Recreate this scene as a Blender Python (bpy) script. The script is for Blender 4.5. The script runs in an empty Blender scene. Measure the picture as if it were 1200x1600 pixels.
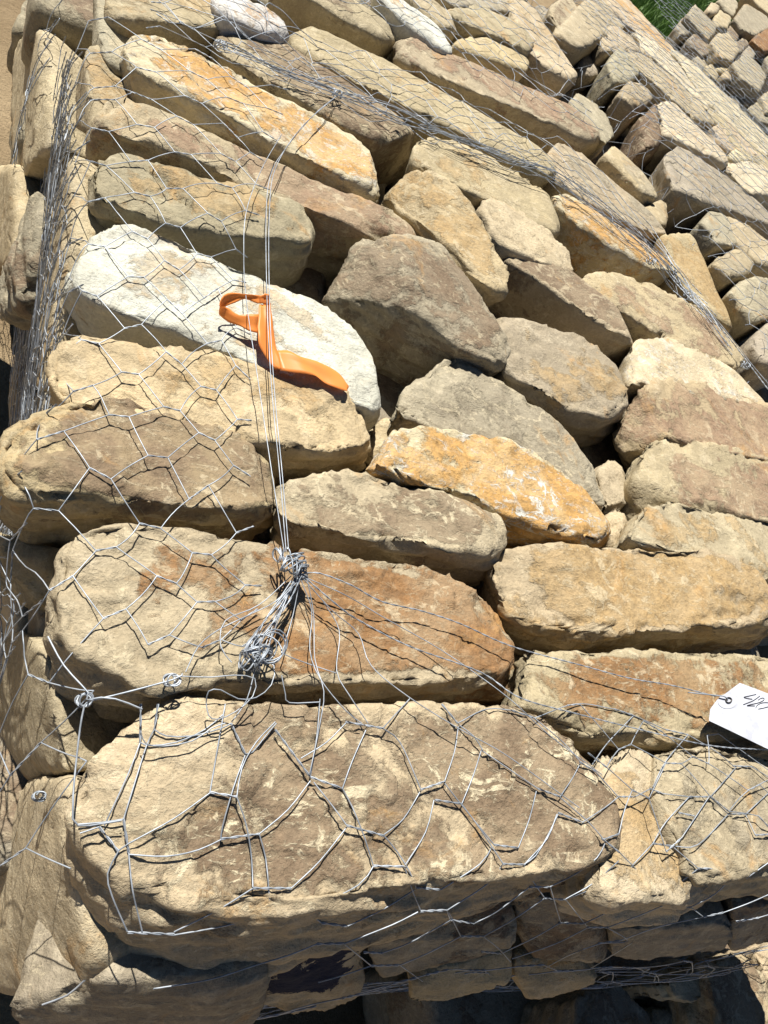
import bpy, bmesh, math, random
import numpy as np
from mathutils import Vector, Matrix

# ------------------------------------------------------------------ camera, sky, sun, exposure
SC = bpy.context.scene
COL = SC.collection
TOP = 0.90                      # height of the top course of the stone piles above the ground (m)
EYE = 0.62                      # camera height above that
FPX = 1150.0                    # focal length for a 1200 x 1600 frame
CX, CY = 600.0, 800.0
U = np.array([2100., 350., 1150.]); U /= np.linalg.norm(U)
N = np.array([.48, -.49, -.727]); N -= (N @ U) * U; N /= np.linalg.norm(N)
V = np.cross(N, U)
cam_d = bpy.data.cameras.new('camera'); cam = bpy.data.objects.new('camera', cam_d); COL.objects.link(cam)
cam_d.sensor_fit = 'VERTICAL'; cam_d.sensor_height = 36.0; cam_d.sensor_width = 27.0
cam_d.lens = 36.0 * FPX / 1600.0
cam_d.clip_start = 0.01; cam_d.clip_end = 500
right = (U[0], V[0], N[0]); up = (-U[1], -V[1], -N[1]); back = (-U[2], -V[2], -N[2])
cam.matrix_world = Matrix(((right[0], up[0], back[0], 0), (right[1], up[1], back[1], 0),
                           (right[2], up[2], back[2], TOP + EYE), (0, 0, 0, 1)))
SC.camera = cam

SUN_DIR = np.array([-.20, .54, .82]); SUN_DIR /= np.linalg.norm(SUN_DIR)    # towards the sun
world = bpy.data.worlds.new('World'); SC.world = world; world.use_nodes = True
wn = world.node_tree.nodes; wl = world.node_tree.links
bg = wn['Background']; sky = wn.new('ShaderNodeTexSky'); sky.sky_type = 'NISHITA'; sky.sun_disc = False; sky.dust_density = 0.0; sky.air_density = .45
sky.sun_elevation = math.asin(SUN_DIR[2]); sky.sun_rotation = math.atan2(SUN_DIR[0], SUN_DIR[1])
wl.new(sky.outputs[0], bg.inputs[0]); bg.inputs[1].default_value = 0.05
sd = bpy.data.lights.new('sun', 'SUN'); sd.energy = 5.0; sd.angle = math.radians(0.53); sd.color = (1, .98, .94)
sun = bpy.data.objects.new('sun', sd); COL.objects.link(sun)
sun.rotation_euler = Vector(SUN_DIR).to_track_quat('Z', 'Y').to_euler(); sun.location = (0, 0, 6)
SC.view_settings.view_transform = 'Standard'; SC.view_settings.look = 'None'
SC.view_settings.gamma = 1.0; SC.view_settings.use_curve_mapping = False
SC.view_settings.exposure = 0.66
SC.render.engine = 'CYCLES'; SC.cycles.max_bounces = 6; SC.cycles.diffuse_bounces = 1

rnd = random.Random(7)
nprng = np.random.default_rng(11)

def un(px, py, z=0.0):
    """photograph pixel -> point at height z relative to the top of the piles"""
    d = np.array([px - CX, py - CY, FPX]); w = np.array([d @ U, d @ V, d @ N])
    w = w * ((z - EYE) / w[2]); return np.array([w[0], w[1], z])

# ------------------------------------------------------------------ numpy noise
_perm = nprng.permutation(256).astype(np.int32); _perm = np.concatenate([_perm, _perm, _perm])
_g = nprng.normal(size=(256, 3)).astype(np.float32); _g /= np.linalg.norm(_g, axis=1)[:, None]
def perlin(P):
    P = np.asarray(P, dtype=np.float32)
    i = np.floor(P).astype(np.int32); f = P - i; i &= 255
    w = f * f * f * (f * (f * 6 - 15) + 10)
    out = np.zeros(len(P), np.float32)
    for dx in (0, 1):
        wx = w[:, 0] if dx else 1 - w[:, 0]
        hx = _perm[i[:, 0] + dx]
        for dy in (0, 1):
            wy = w[:, 1] if dy else 1 - w[:, 1]
            hy = _perm[hx + i[:, 1] + dy]
            for dz in (0, 1):
                wz = w[:, 2] if dz else 1 - w[:, 2]
                g = _g[_perm[hy + i[:, 2] + dz] & 255]
                out += wx * wy * wz * (g[:, 0] * (f[:, 0] - dx) + g[:, 1] * (f[:, 1] - dy) + g[:, 2] * (f[:, 2] - dz))
    return out * 1.6
def sstep(a, b, x):
    t = np.clip((x - a) / (b - a), 0, 1); return t * t * (3 - 2 * t)

# ------------------------------------------------------------------ materials
class NT:
    def __init__(self, name):
        self.m = bpy.data.materials.new(name); self.m.use_nodes = True
        self.n = self.m.node_tree.nodes; self.l = self.m.node_tree.links
        self.b = self.n['Principled BSDF']
    def put(self, sock, val):
        if hasattr(val, 'is_linked') or isinstance(val, bpy.types.NodeSocket): self.l.new(val, sock)
        elif val is not None: sock.default_value = val
    def math(self, op, a, b=None, c=None, clamp=False):
        nd = self.n.new('ShaderNodeMath'); nd.operation = op; nd.use_clamp = clamp
        for k, v in enumerate((a, b, c)):
            if v is not None: self.put(nd.inputs[k], v)
        return nd.outputs[0]
    def vmath(self, op, a, b=None):
        nd = self.n.new('ShaderNodeVectorMath'); nd.operation = op
        self.put(nd.inputs[0], a)
        if b is not None: self.put(nd.inputs[1], b)
        return nd.outputs[0]
    def noise(self, vec, scale, detail=4, rough=.55, dist=0.0):
        nd = self.n.new('ShaderNodeTexNoise'); self.put(nd.inputs['Vector'], vec)
        nd.inputs['Scale'].default_value = scale; nd.inputs['Detail'].default_value = detail
        nd.inputs['Roughness'].default_value = rough; nd.inputs['Distortion'].default_value = dist
        return nd.outputs[0]
    def step(self, x, a, b):
        nd = self.n.new('ShaderNodeMapRange'); nd.interpolation_type = 'SMOOTHSTEP'
        self.put(nd.inputs['Value'], x); self.put(nd.inputs['From Min'], a); self.put(nd.inputs['From Max'], b)
        return nd.outputs[0]
    def mix(self, fac, a, b, mode='MIX'):
        nd = self.n.new('ShaderNodeMix'); nd.data_type = 'RGBA'; nd.blend_type = mode
        self.put(nd.inputs[0], fac); self.put(nd.inputs[6], a); self.put(nd.inputs[7], b)
        return nd.outputs[2]
    def attr(self, name, kind='OBJECT'):
        nd = self.n.new('ShaderNodeAttribute'); nd.attribute_name = name; nd.attribute_type = kind
        return nd
    def objco(self):
        return self.n.new('ShaderNodeTexCoord').outputs['Object']
    def map(self, vec, scale=(1, 1, 1), rot=(0, 0, 0)):
        nd = self.n.new('ShaderNodeMapping'); self.put(nd.inputs[0], vec)
        nd.inputs['Rotation'].default_value = rot; nd.inputs['Scale'].default_value = scale
        return nd.outputs[0]
    def bump(self, h, dist, strength=1.0, prev=None):
        nd = self.n.new('ShaderNodeBump'); self.put(nd.inputs['Height'], h)
        nd.inputs['Distance'].default_value = dist; nd.inputs['Strength'].default_value = strength
        if prev is not None: self.l.new(prev, nd.inputs['Normal'])
        return nd.outputs[0]

def stone_material():
    t = NT('sandstone')
    co = t.vmath('ADD', t.objco(), t.attr('shift').outputs['Vector'])
    base = t.attr('base_rgb').outputs['Color']; stain = t.attr('stain_rgb').outputs['Color']; fleck = t.attr('fleck_rgb').outputs['Color']
    amt = t.attr('stain_amount').outputs['Fac']; famt = t.attr('fleck_amount').outputs['Fac']
    skin = t.attr('bed_face', 'GEOMETRY').outputs['Fac']
    n1 = t.noise(co, 7.0, 7, .62, .5); n2 = t.noise(co, 30.0, 8, .68, .3); n3 = t.noise(co, 240.0, 3, .6)
    n4 = t.noise(t.map(co, (1, 1, 3.2), (.3, .2, .5)), 22.0, 9, .72, 1.3); n5 = t.noise(co, 14.0, 5, .6, .2)
    n6 = t.noise(co, 90.0, 5, .7, .2)
    # body colour, cloudy and mottled
    dark = t.mix(.5, base, (.17, .135, .085, 1)); light = t.mix(.5, base, (.70, .60, .42, 1))
    c = t.mix(t.math('MULTIPLY', t.step(n5, .60, .42), .55), base, dark)
    c = t.mix(t.math('MULTIPLY', t.step(n2, .51, .63), .48), c, light)
    # brown skin left on the bedding face, ragged
    sdv = t.n.new('ShaderNodeVectorMath'); sdv.operation = 'DOT_PRODUCT'
    t.l.new(t.objco(), sdv.inputs[0]); t.l.new(t.attr('stain_side').outputs['Vector'], sdv.inputs[1])
    m = t.math('ADD', t.math('MULTIPLY', t.math('SUBTRACT', n1, .5), 2.3), t.math('MULTIPLY', t.math('SUBTRACT', skin, .6), .34))
    m = t.math('ADD', m, t.math('MULTIPLY', t.math('SUBTRACT', n2, .5), 1.3))
    m = t.math('ADD', t.math('ADD', m, sdv.outputs['Value']), t.math('MULTIPLY', t.math('SUBTRACT', amt, .5), 1.3))
    mask = t.math('MULTIPLY', t.step(m, -.02, .16), t.math('MINIMUM', t.math('ADD', amt, .38), .90))
    sc = t.mix(t.step(n6, .36, .62), t.mix(.40, stain, (.06, .035, .018, 1)), stain)
    sc = t.mix(t.math('MULTIPLY', t.step(n5, .42, .60), .60), sc, t.mix(.50, stain, base))
    c = t.mix(mask, c, sc)
    # pale flakes and scuffs
    n7 = t.noise(t.map(co, (1, 2.6, 1), (.1, .3, .9)), 46.0, 8, .74, 1.0)
    fm = t.math('MAXIMUM', t.step(n4, .545, .60), t.math('MULTIPLY', t.step(n7, .54, .61), .85))
    fm = t.math('MULTIPLY', t.math('MULTIPLY', fm, t.step(n1, .34, .54)), famt)
    c = t.mix(fm, c, fleck)
    # fine dark pits, veins and iron spots
    c = t.mix(t.math('MULTIPLY', t.step(n6, .58, .70), .26), c, (.14, .095, .05, 1))
    iron = t.math('MULTIPLY', t.step(t.noise(co, 9.0, 6, .7, .8), .57, .70), .55)
    c = t.mix(iron, c, (.46, .26, .09, 1))
    grain = t.math('ADD', t.math('MULTIPLY', n3, .62), .70)
    gv = t.n.new('ShaderNodeCombineXYZ')
    for k in range(3): t.l.new(grain, gv.inputs[k])
    c = t.mix(1.0, c, gv.outputs[0], 'MULTIPLY')
    # painted mark (dark blue) on one stone
    paint = t.attr('paint').outputs['Fac']
    d = t.n.new('ShaderNodeVectorMath'); d.operation = 'LENGTH'
    t.l.new(t.vmath('MULTIPLY', t.vmath('ADD', t.objco(), (.006, .0, -.018)), (1.0, .2, 1.5)), d.inputs[0])
    pm = t.math('ADD', d.outputs['Value'], t.math('MULTIPLY', t.math('SUBTRACT', n2, .5), .16))
    pm = t.math('MULTIPLY', t.math('SUBTRACT', 1.0, t.step(pm, .048, .054)), paint)
    c = t.mix(pm, c, (.004, .010, .035, 1))
    t.put(t.b.inputs['Base Color'], c)
    t.put(t.b.inputs['Roughness'], t.math('ADD', t.math('MULTIPLY', n2, .25), .68))
    t.b.inputs['Specular IOR Level'].default_value = .28
    bm = t.bump(n2, .0075, .6); bm = t.bump(n6, .0034, .8, bm); bm = t.bump(n3, .0013, .85, bm); bm = t.bump(mask, .0014, .7, bm); bm = t.bump(fm, .0010, .6, bm)
    t.put(t.b.inputs['Normal'], bm)
    return t.m
STONE = stone_material()

def simple(name, col, rough=.6, metal=0.0, spec=.4):
    t = NT(name); t.b.inputs['Base Color'].default_value = (*col, 1); t.b.inputs['Roughness'].default_value = rough
    t.b.inputs['Metallic'].default_value = metal; t.b.inputs['Specular IOR Level'].default_value = spec
    return t
def wire_material(name, lo, hi):
    t = simple(name, hi, .38, .45)
    n = t.noise(t.objco(), 45, 4, .6)
    t.put(t.b.inputs['Base Color'], t.mix(t.step(n, .35, .65), (*lo, 1), (*hi, 1)))
    t.put(t.b.inputs['Roughness'], t.math('ADD', t.math('MULTIPLY', n, .3), .36))
    return t.m
WIRE = wire_material('galvanised_wire', (.27, .295, .32), (.48, .51, .54))
tp = simple('orange_tape', (1.0, .36, .085), .42); TAPE = tp.m
tr = tp.n.new('ShaderNodeBsdfTranslucent'); tr.inputs[0].default_value = (1.0, .5, .14, 1)
mx = tp.n.new('ShaderNodeMixShader'); mx.inputs[0].default_value = .35
tp.l.new(tp.b.outputs[0], mx.inputs[1]); tp.l.new(tr.outputs[0], mx.inputs[2]); tp.l.new(mx.outputs[0], tp.n['Material Output'].inputs[0])
pp = simple('tag_paper', (.72, .73, .76), .55)
t_n = pp.noise(pp.objco(), 38, 5, .65); pp.put(pp.b.inputs['Base Color'], pp.mix(pp.step(t_n, .42, .66), (.62, .63, .67, 1), (.47, .47, .50, 1)))
PAPER = pp.m
REINF = simple('tag_patch', (.52, .52, .55), .6).m
INK = simple('marker_ink', (.012, .012, .016), .5).m
BRASS = simple('tag_grommet', (.10, .09, .08), .4, .8).m

# ------------------------------------------------------------------ mesh helpers
def mesh_obj(name, verts, faces, mat, parent=None, loc=(0, 0, 0), smooth=True):
    me = bpy.data.meshes.new(name)
    verts = np.asarray(verts, dtype=np.float32)
    if isinstance(faces, np.ndarray) and faces.shape[1] == 4:
        nf = len(faces)
        me.vertices.add(len(verts)); me.vertices.foreach_set('co', verts.ravel())
        me.loops.add(nf * 4); me.loops.foreach_set('vertex_index', faces.astype(np.int32).ravel())
        me.polygons.add(nf); me.polygons.foreach_set('loop_start', np.arange(0, nf * 4, 4, dtype=np.int32))
        me.update(calc_edges=True); me.validate()
    else:
        me.from_pydata([tuple(v) for v in verts], [], [tuple(int(i) for i in f) for f in faces])
    if smooth:
        me.polygons.foreach_set('use_smooth', np.ones(len(me.polygons), dtype=bool))
    me.materials.append(mat); me.update()
    o = bpy.data.objects.new(name, me); COL.objects.link(o)
    o.location = loc
    if parent is not None: o.parent = parent
    return o
def tag(o, label, cat, group=None, kind=None):
    o['label'] = label
    if cat: o['category'] = cat
    if group: o['group'] = group
    if kind: o['kind'] = kind
    return o

def boxgrid(L, W, H, s):
    """points on the surface of a box, spacing about s, quads, shared edges"""
    nl, nw, nh = (max(3, int(round(2 * q / s))) for q in (L, W, H))
    P = []; F = []; off = 0
    def face(a, b, na, nb, fn, flip):
        nonlocal off
        ia, ib = np.meshgrid(np.arange(na + 1), np.arange(nb + 1), indexing='ij')
        pts = fn(ia / na * 2 - 1, ib / nb * 2 - 1); P.append(pts.reshape(-1, 3))
        idx = (np.arange((na + 1) * (nb + 1)).reshape(na + 1, nb + 1)) + off
        q = np.stack([idx[:-1, :-1], idx[1:, :-1], idx[1:, 1:], idx[:-1, 1:]], -1).reshape(-1, 4)
        F.append(q[:, ::-1] if flip else q); off += (na + 1) * (nb + 1)
    for sg in (1, -1):
        face(0, 1, nl, nw, lambda a, b: np.stack([a * L, b * W, np.full_like(a, sg * H)], -1), sg < 0)
        face(0, 2, nl, nh, lambda a, b: np.stack([a * L, np.full_like(a, sg * W), b * H], -1), sg > 0)
        face(1, 2, nw, nh, lambda a, b: np.stack([np.full_like(a, sg * L), a * W, b * H], -1), sg < 0)
    P = np.concatenate(P); F = np.concatenate(F)
    _, first, inv = np.unique(np.round(P * 1e5).astype(np.int64), axis=0, return_index=True, return_inverse=True)
    return P[first], inv.ravel()[F]

def hull_planes(pts):
    bm = bmesh.new()
    for p in pts: bm.verts.new(p)
    r = bmesh.ops.convex_hull(bm, input=bm.verts[:])
    bm.normal_update()
    pl = [(np.array(f.normal), float(np.dot(f.normal, f.verts[0].co)), f.calc_area()) for f in bm.faces]
    bm.free()
    c = np.mean(pts, axis=0)
    out = []
    for n, b, a in sorted(pl, key=lambda q: -q[2]):
        if a < 1e-6: continue
        if n @ c > b: n, b = -n, -b
        for m, mb, in out:
            if n @ m > .985: break
        else: out.append((n, b))
    A = np.array([n for n, b in out]); 
    B = (pts @ A.T).max(axis=0)
    return A, B

def stone_geometry(pts, s, seed, p=64, rough=1.0, ledge=1.0, crack=None):
    """rounded, chipped block that fills the convex hull of pts; returns centre, local verts, quads, bed mask"""
    pts = np.asarray(pts, float)
    lo, hi = pts.min(0), pts.max(0)
    A, B = hull_planes(pts)
    rr = np.random.default_rng(seed * 7 + 1); An = []; Bn = []
    for k in range(16):
        ph = rr.uniform(0, 2 * np.pi); el = np.radians(rr.uniform(18, 68)) * (1 if k < 11 else -1)
        n = np.array([np.cos(ph) * np.cos(el), np.sin(ph) * np.cos(el), np.sin(el)])
        An.append(n); Bn.append((pts @ n).max() - rr.uniform(.002, .009 if k < 11 else .03))
    A = np.concatenate([A, np.array(An)]); B = np.concatenate([B, np.array(Bn)])
    c = (lo + hi) / 2
    for _ in range(30):                                   # centre well inside all planes
        g = B - A @ c; k = np.argmin(g)
        if g[k] > .02: break
        c = c - A[k] * (.022 - g[k])
    q = pts - c
    ev, ew = np.linalg.eigh(np.cov(q[:, :2].T)); ax = ew[:, 1]; R = np.array([[ax[0], -ax[1], 0], [ax[1], ax[0], 0], [0, 0, 1]])
    ql = q @ R
    half = np.maximum(np.abs(ql).max(0), .02)
    P, F = boxgrid(*half, s)
    D = P @ R.T
    g = np.maximum(B - A @ c, .006)
    T = np.maximum(D @ A.T / g, 0)
    mx_ = T.max(1, keepdims=True)
    Tp = (T / mx_) ** p
    S = Tp.sum(1)
    r = 1.0 / (mx_[:, 0] * S ** (1 / p))
    X = D * (r * 1.018)[:, None]
    w = Tp / S[:, None] / g
    Nn = w @ A; ln = np.linalg.norm(Nn, axis=1)
    wn_ = Tp / S[:, None]
    edge = 1 - np.linalg.norm(wn_ @ A, axis=1)
    Nn /= ln[:, None]
    T2 = (T / mx_) ** 11; w2 = T2 / T2.sum(1)[:, None]; edge2 = 1 - np.linalg.norm(w2 @ A, axis=1)
    off = np.array([seed * 3.17 % 91, seed * 7.31 % 83, seed * 1.93 % 77])
    Q = X + off
    topness = sstep(.55, .93, Nn[:, 2])
    side = 1 - topness
    d = .0034 * perlin(Q * 6.5) + .0016 * perlin(Q * 21)
    d += side * (.0030 * perlin(Q * 12 + 7.7) + .0030 * np.abs(perlin(Q * 27)))
    if s < .0085:
        fine = perlin(Q * 70)
        d += (.0007 + .0008 * side) * fine
        if s < .006: d += .00045 * perlin(Q * 170)
        # bedding: stepped, layered relief on the sides
        lay = perlin(Q * np.array([14., 14., 62.])); lay2 = perlin(Q * np.array([34., 34., 120.]))
        d += min(1, ledge) * side * (.0034 * np.tanh(4 * lay) + .0022 * lay2)
        # flaked layers on the bedding face
        n = perlin(Q * np.array([9., 9., 9.])) + .35 * perlin(Q * 31) + .12 * perlin(Q * 80)
        for th, h in ((-.34, .0026), (.04, .0022), (.34, .0044)):
            d += topness * ledge * h * (sstep(th - .010, th + .010, n) - .5)
        d -= topness * .0012
    # broken arrises
    ch = perlin(Q * 17 + 5.5) + .5 * perlin(Q * 46)
    ew_ = sstep(.02, .22, edge)
    d -= ew_ * (.0005 + .013 * np.maximum(0, ch))
    d -= ew_ * .0050 * np.abs(perlin(Q * 60 + 3.3)); d += ew_ * .0022 * perlin(Q * 120)
    ch2 = perlin(Q * 24 + 9.1) + .45 * perlin(Q * 60) 
    lip = sstep(.05, .16, edge2)
    d -= lip * (.0026 * sstep(.10, .15, ch2) + .0026 * sstep(.42, .46, ch2))
    d += lip * .0016 * perlin(Q * 90)
    d = d * rough
    for (a, b, w, dep, stepd) in crack or ():
        a = un(*a)[:2]; b = un(*b)[:2]; t_ = (b - a) / np.linalg.norm(b - a); nn = np.array([-t_[1], t_[0]])
        rel = (X + c)[:, :2] - a; al = rel @ t_; L = np.linalg.norm(b - a)
        ac = rel @ nn + .006 * perlin(Q * 40) + .010 * perlin(Q * 14)
        within = sstep(-.02, .01, al) * (1 - sstep(L - .01, L + .02, al))
        d = d - topness * within * (dep * np.exp(-(ac / w) ** 2) + stepd * sstep(-.002, .002, ac) * np.exp(-np.abs(ac) / .06))
    X = X + Nn * d[:, None]
    bed = topness * (1 - sstep(.05, .20, edge2))
    return c, X, F, bed

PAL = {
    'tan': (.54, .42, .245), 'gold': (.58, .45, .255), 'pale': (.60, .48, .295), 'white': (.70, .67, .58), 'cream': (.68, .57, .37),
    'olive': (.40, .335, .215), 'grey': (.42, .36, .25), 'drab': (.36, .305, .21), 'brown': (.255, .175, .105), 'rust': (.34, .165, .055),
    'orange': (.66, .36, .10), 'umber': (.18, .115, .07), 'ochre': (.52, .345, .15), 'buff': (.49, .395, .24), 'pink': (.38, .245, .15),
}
HM_X0, HM_Y0, HM_S = -.35, -.45, .008
HM = np.full((560, 640), -2.0, np.float32)      # top of the piles on a plan grid (for draping the wire)
FRONT = []; LEFT = []
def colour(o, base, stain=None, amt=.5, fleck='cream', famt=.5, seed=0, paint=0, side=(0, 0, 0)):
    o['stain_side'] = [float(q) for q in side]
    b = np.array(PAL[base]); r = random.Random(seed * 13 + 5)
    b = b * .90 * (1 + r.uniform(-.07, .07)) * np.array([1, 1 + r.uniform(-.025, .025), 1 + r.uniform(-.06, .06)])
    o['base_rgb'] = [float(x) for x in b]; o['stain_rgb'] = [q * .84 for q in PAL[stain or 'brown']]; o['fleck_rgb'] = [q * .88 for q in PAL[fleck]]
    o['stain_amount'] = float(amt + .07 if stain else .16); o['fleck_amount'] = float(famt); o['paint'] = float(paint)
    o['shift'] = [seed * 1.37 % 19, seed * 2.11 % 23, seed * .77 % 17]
SEED = [1]
def simplify(P, eps):
    """drop outline corners that lie nearly on a straight edge, so edges run straight between real corners"""
    P = [np.asarray(p, float) for p in P]; n = len(P)
    if n < 7: return list(range(n))
    def dp(i, j):
        if j <= i + 1: return []
        a, b = P[i % n][:2], P[j % n][:2]; t = b - a; L = np.linalg.norm(t) + 1e-9
        ds = [(abs(t[0] * (P[k % n][1] - a[1]) - t[1] * (P[k % n][0] - a[0])) / L, k) for k in range(i + 1, j)]
        d, k = max(ds)
        return dp(i, k) + [k] + dp(k, j) if d > eps else []
    c = np.mean(P, axis=0); i0 = int(np.argmax([np.linalg.norm((p - c)[:2]) for p in P]))
    j0 = int(np.argmax([np.linalg.norm((p - P[i0])[:2]) for p in P])); a, b = sorted((i0, j0))
    return sorted(set(k % n for k in [a, b] + dp(a, b) + dp(b, a + n)))
STONES = []
def stone(label, T, F=(), t=.05, dz=0.0, base='tan', stain=None, amt=.5, fleck='cream', famt=.45, ext=None, depth=.13, shrink=.80,
          s=None, p=64, group='stones in the netted pile', paint=0, z0=0.0, rough=1.0, ledge=1.0, tilt=None, name='stone', side=(0, 0, 0), crack=None):
    SEED[0] += 1; seed = SEED[0]; r = random.Random(seed)
    if tilt is None: tilt = (r.uniform(-.05, .05), r.uniform(-.05, .05))
    pts = []
    flat = [un(q[0], q[1], z0) for q in T]
    if ext is None:
        kp = simplify(flat, .0085); T = [T[k] for k in kp]; flat = [flat[k] for k in kp]
    m = np.mean(flat, axis=0)
    for q, f in zip(T, flat):
        z = q[2] + z0 if len(q) > 2 else z0 + dz + tilt[0] * (f[0] - m[0]) + tilt[1] * (f[1] - m[1])
        pts.append(un(q[0], q[1], z))
    for q in F:
        pts.append(un(q[0], q[1], (q[2] + z0) if len(q) > 2 else z0 + dz - min(t * 2.1, t + .065)))
    pts = np.array(pts); c = pts.mean(0)
    if ext is None:
        low = c + (pts - c) * shrink; low[:, 2] = pts[:, 2].min() - max(.03, depth - t * 1.9)
        low[:, :2] += 0.0
    else:
        low = c + (pts - c) * shrink + np.array(ext)
    pts = np.concatenate([pts, low])
    dist = np.linalg.norm(c - np.array([0, 0, EYE]))
    if s is None: s = min(.012, max(.0038, .0042 * dist / .75))
    c, X, Fq, bed = stone_geometry(pts, s, seed, p, rough, ledge, crack)
    o = mesh_obj(name, X, Fq, STONE, loc=(c[0], c[1], c[2] + TOP))
    a = o.data.attributes.new('bed_face', 'FLOAT', 'POINT'); a.data.foreach_set('value', bed.astype(np.float32))
    colour(o, base, stain, amt, fleck, famt, seed, paint, side)
    tag(o, label, 'stone', group)
    G = X + c
    ix = ((G[:, 0] - HM_X0) / HM_S).astype(int); iy = ((G[:, 1] - HM_Y0) / HM_S).astype(int)
    ok = (ix >= 0) & (iy >= 0) & (ix < HM.shape[0]) & (iy < HM.shape[1])
    np.maximum.at(HM, (ix[ok], iy[ok]), G[ok, 2].astype(np.float32))
    STONES.append(o)
    return o

# ------------------------------------------------------------------ ground
GZ = 0.0
gm = NT('sandy_soil'); gco = gm.objco()
g1 = gm.noise(gco, 3, 6, .6); g2 = gm.noise(gco, 40, 6, .7); g3 = gm.noise(gco, 300, 3, .6)
gc = gm.mix(gm.step(g1, .35, .7), (.30, .215, .12, 1), (.42, .31, .18, 1)); gc = gm.mix(gm.math('MULTIPLY', gm.step(g2, .5, .75), .5), gc, (.20, .14, .08, 1))
gm.put(gm.b.inputs['Base Color'], gc); gm.b.inputs['Roughness'].default_value = .95; gm.b.inputs['Specular IOR Level'].default_value = .1
gm.put(gm.b.inputs['Normal'], gm.bump(g3, .004, .8, gm.bump(g2, .02, .9)))
nx = 90; gx, gy = np.meshgrid(np.linspace(-1, 1, nx), np.linspace(-1, 1, nx), indexing='ij')
gx = np.sign(gx) * (np.abs(gx) ** 2.6) * 120; gy = np.sign(gy) * (np.abs(gy) ** 2.6) * 120
gz = .012 * perlin(np.stack([gx.ravel() * 2.1, gy.ravel() * 2.1, gx.ravel() * 0], -1)) - .012
gi = np.arange(nx * nx).reshape(nx, nx)
ground = mesh_obj('ground', np.stack([gx.ravel(), gy.ravel(), gz], -1), np.stack([gi[:-1, :-1], gi[1:, :-1], gi[1:, 1:], gi[:-1, 1:]], -1).reshape(-1, 4), gm.m)
ground['kind'] = 'structure'; ground['label'] = 'sandy soil yard under the piles'
# ------------------------------------------------------------------ stones: top outline, lower outline (photograph pixels put on the pile), drop of the face
P1 = 'stones on top of the nearest pile'
P2 = 'stones of the pile behind the nearest one'
P3 = 'stones of the pile at the right rear'
P4 = 'stones of the farthest pile'
PL = 'stones in the sides of the nearest pile'
# --- nearest pile, from the front corner backwards
stone('big pale tan boulder with brown patch at the front corner, longest of all',
      [(125,1215),(150,1160),(210,1105),(265,1092),(420,1110),(600,1110),(720,1100),(800,1105),(880,1140),(925,1190),(978,1270),(984,1312),(905,1345),(800,1345),(700,1362),(560,1395),(420,1420),(300,1405),(215,1400),(140,1340),(113,1290)],
      [(120,1400),(155,1460),(165,1530),(330,1545),(420,1505),(560,1455),(700,1422),(850,1390),(930,1368),(975,1345)], .075, 0, 'pale', 'brown', .60, 'cream', 1.0, group=P1, depth=.15, side=(1.2, .8, 0))
stone('long tan boulder with dark rusty right half under the wire knot',
      [(85,870),(105,835),(150,822),(270,825),(430,850),(560,868),(690,893),(750,915),(775,950),(795,1010),(780,1045),(640,1062),(540,1040),(400,1055),(250,1070),(150,1045),(90,1000),(73,940)],
      [(85,1040),(100,1140),(180,1140),(420,1090),(550,1112),(700,1112),(800,1090)], .07, 0, 'buff', 'rust', .56, 'cream', .5, group=P1, side=(1.9, 2.0, 0))
stone('tan boulder with brown top at the left edge above the rusty long one',
      [(5,700),(40,645),(90,625),(180,630),(250,625),(330,655),(400,690),(425,730),(425,790),(390,800),(300,785),(200,765),(110,765),(30,765),(0,740)],
      [(5,815),(60,845),(130,850),(200,835),(300,818),(415,838)], .055, .005, 'tan', 'brown', .64, 'cream', .5, group=P1)
stone('smooth golden tan slab just below the white stone',
      [(65,580),(85,525),(120,514),(200,518),(300,545),(420,566),(500,583),(545,607),(562,650),(572,685),(520,702),(440,700),(350,665),(200,645),(100,630),(60,615)],
      [(572,730),(520,738),(430,738),(250,690),(80,660)], .05, 0, 'gold', 'ochre', .3, 'pale', .3, group=P1)
stone('whitish slab with the orange ribbon lying on it',
      [(118,440),(158,350),(190,343),(260,368),(350,408),(420,438),(500,473),(548,510),(582,560),(598,615),(590,640),(540,618),(440,575),(330,520),(220,485),(150,468)],
      [(90,480),(92,512),(200,520),(300,545),(400,568),(560,625),(578,672),(598,645)], .05, .004, 'white', 'ochre', .26, 'white', .5, group=P1, rough=.7, ledge=.4)
stone('olive grey stone with a dark diagonal crack behind the white slab',
      [(140,285),(150,245),(190,237),(250,250),(330,285),(420,305),(470,320),(488,350),(480,378),(440,375),(350,350),(260,345),(190,322),(150,305)],
      [(133,315),(148,352),(200,368),(350,402),(420,436),(470,438),(490,400)], .06, .005, 'olive', 'ochre', .36, 'buff', .5, group=P1, crack=[((222,258),(300,335),.004,.012,.004),((240,330),(285,345),.003,.006,0)])
stone('very long narrow tan stone between the cracked olive stone and the orange one',
      [(143,190),(160,158),(185,148),(250,170),(350,215),(450,260),(560,305),(640,345),(667,382),(600,362),(520,340),(420,290),(320,248),(240,217),(180,207)],
      [(138,240),(200,245),(330,288),(480,325),(500,440),(560,420),(620,380)], .08, 0, 'buff', 'pink', .45, 'cream', .5, group=P1)
stone('long orange streaked stone with pale patches near the top left',
      [(190,75),(215,52),(270,60),(310,95),(345,120),(400,130),(460,170),(540,205),(575,230),(585,275),(585,300),(540,272),(470,228),(400,193),(330,157),(270,132),(215,112)],
      [(160,145),(190,145),(250,170),(350,217),(480,278),(560,308),(590,322)], .07, 0, 'cream', 'orange', .52, 'white', .6, group=P1)
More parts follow.
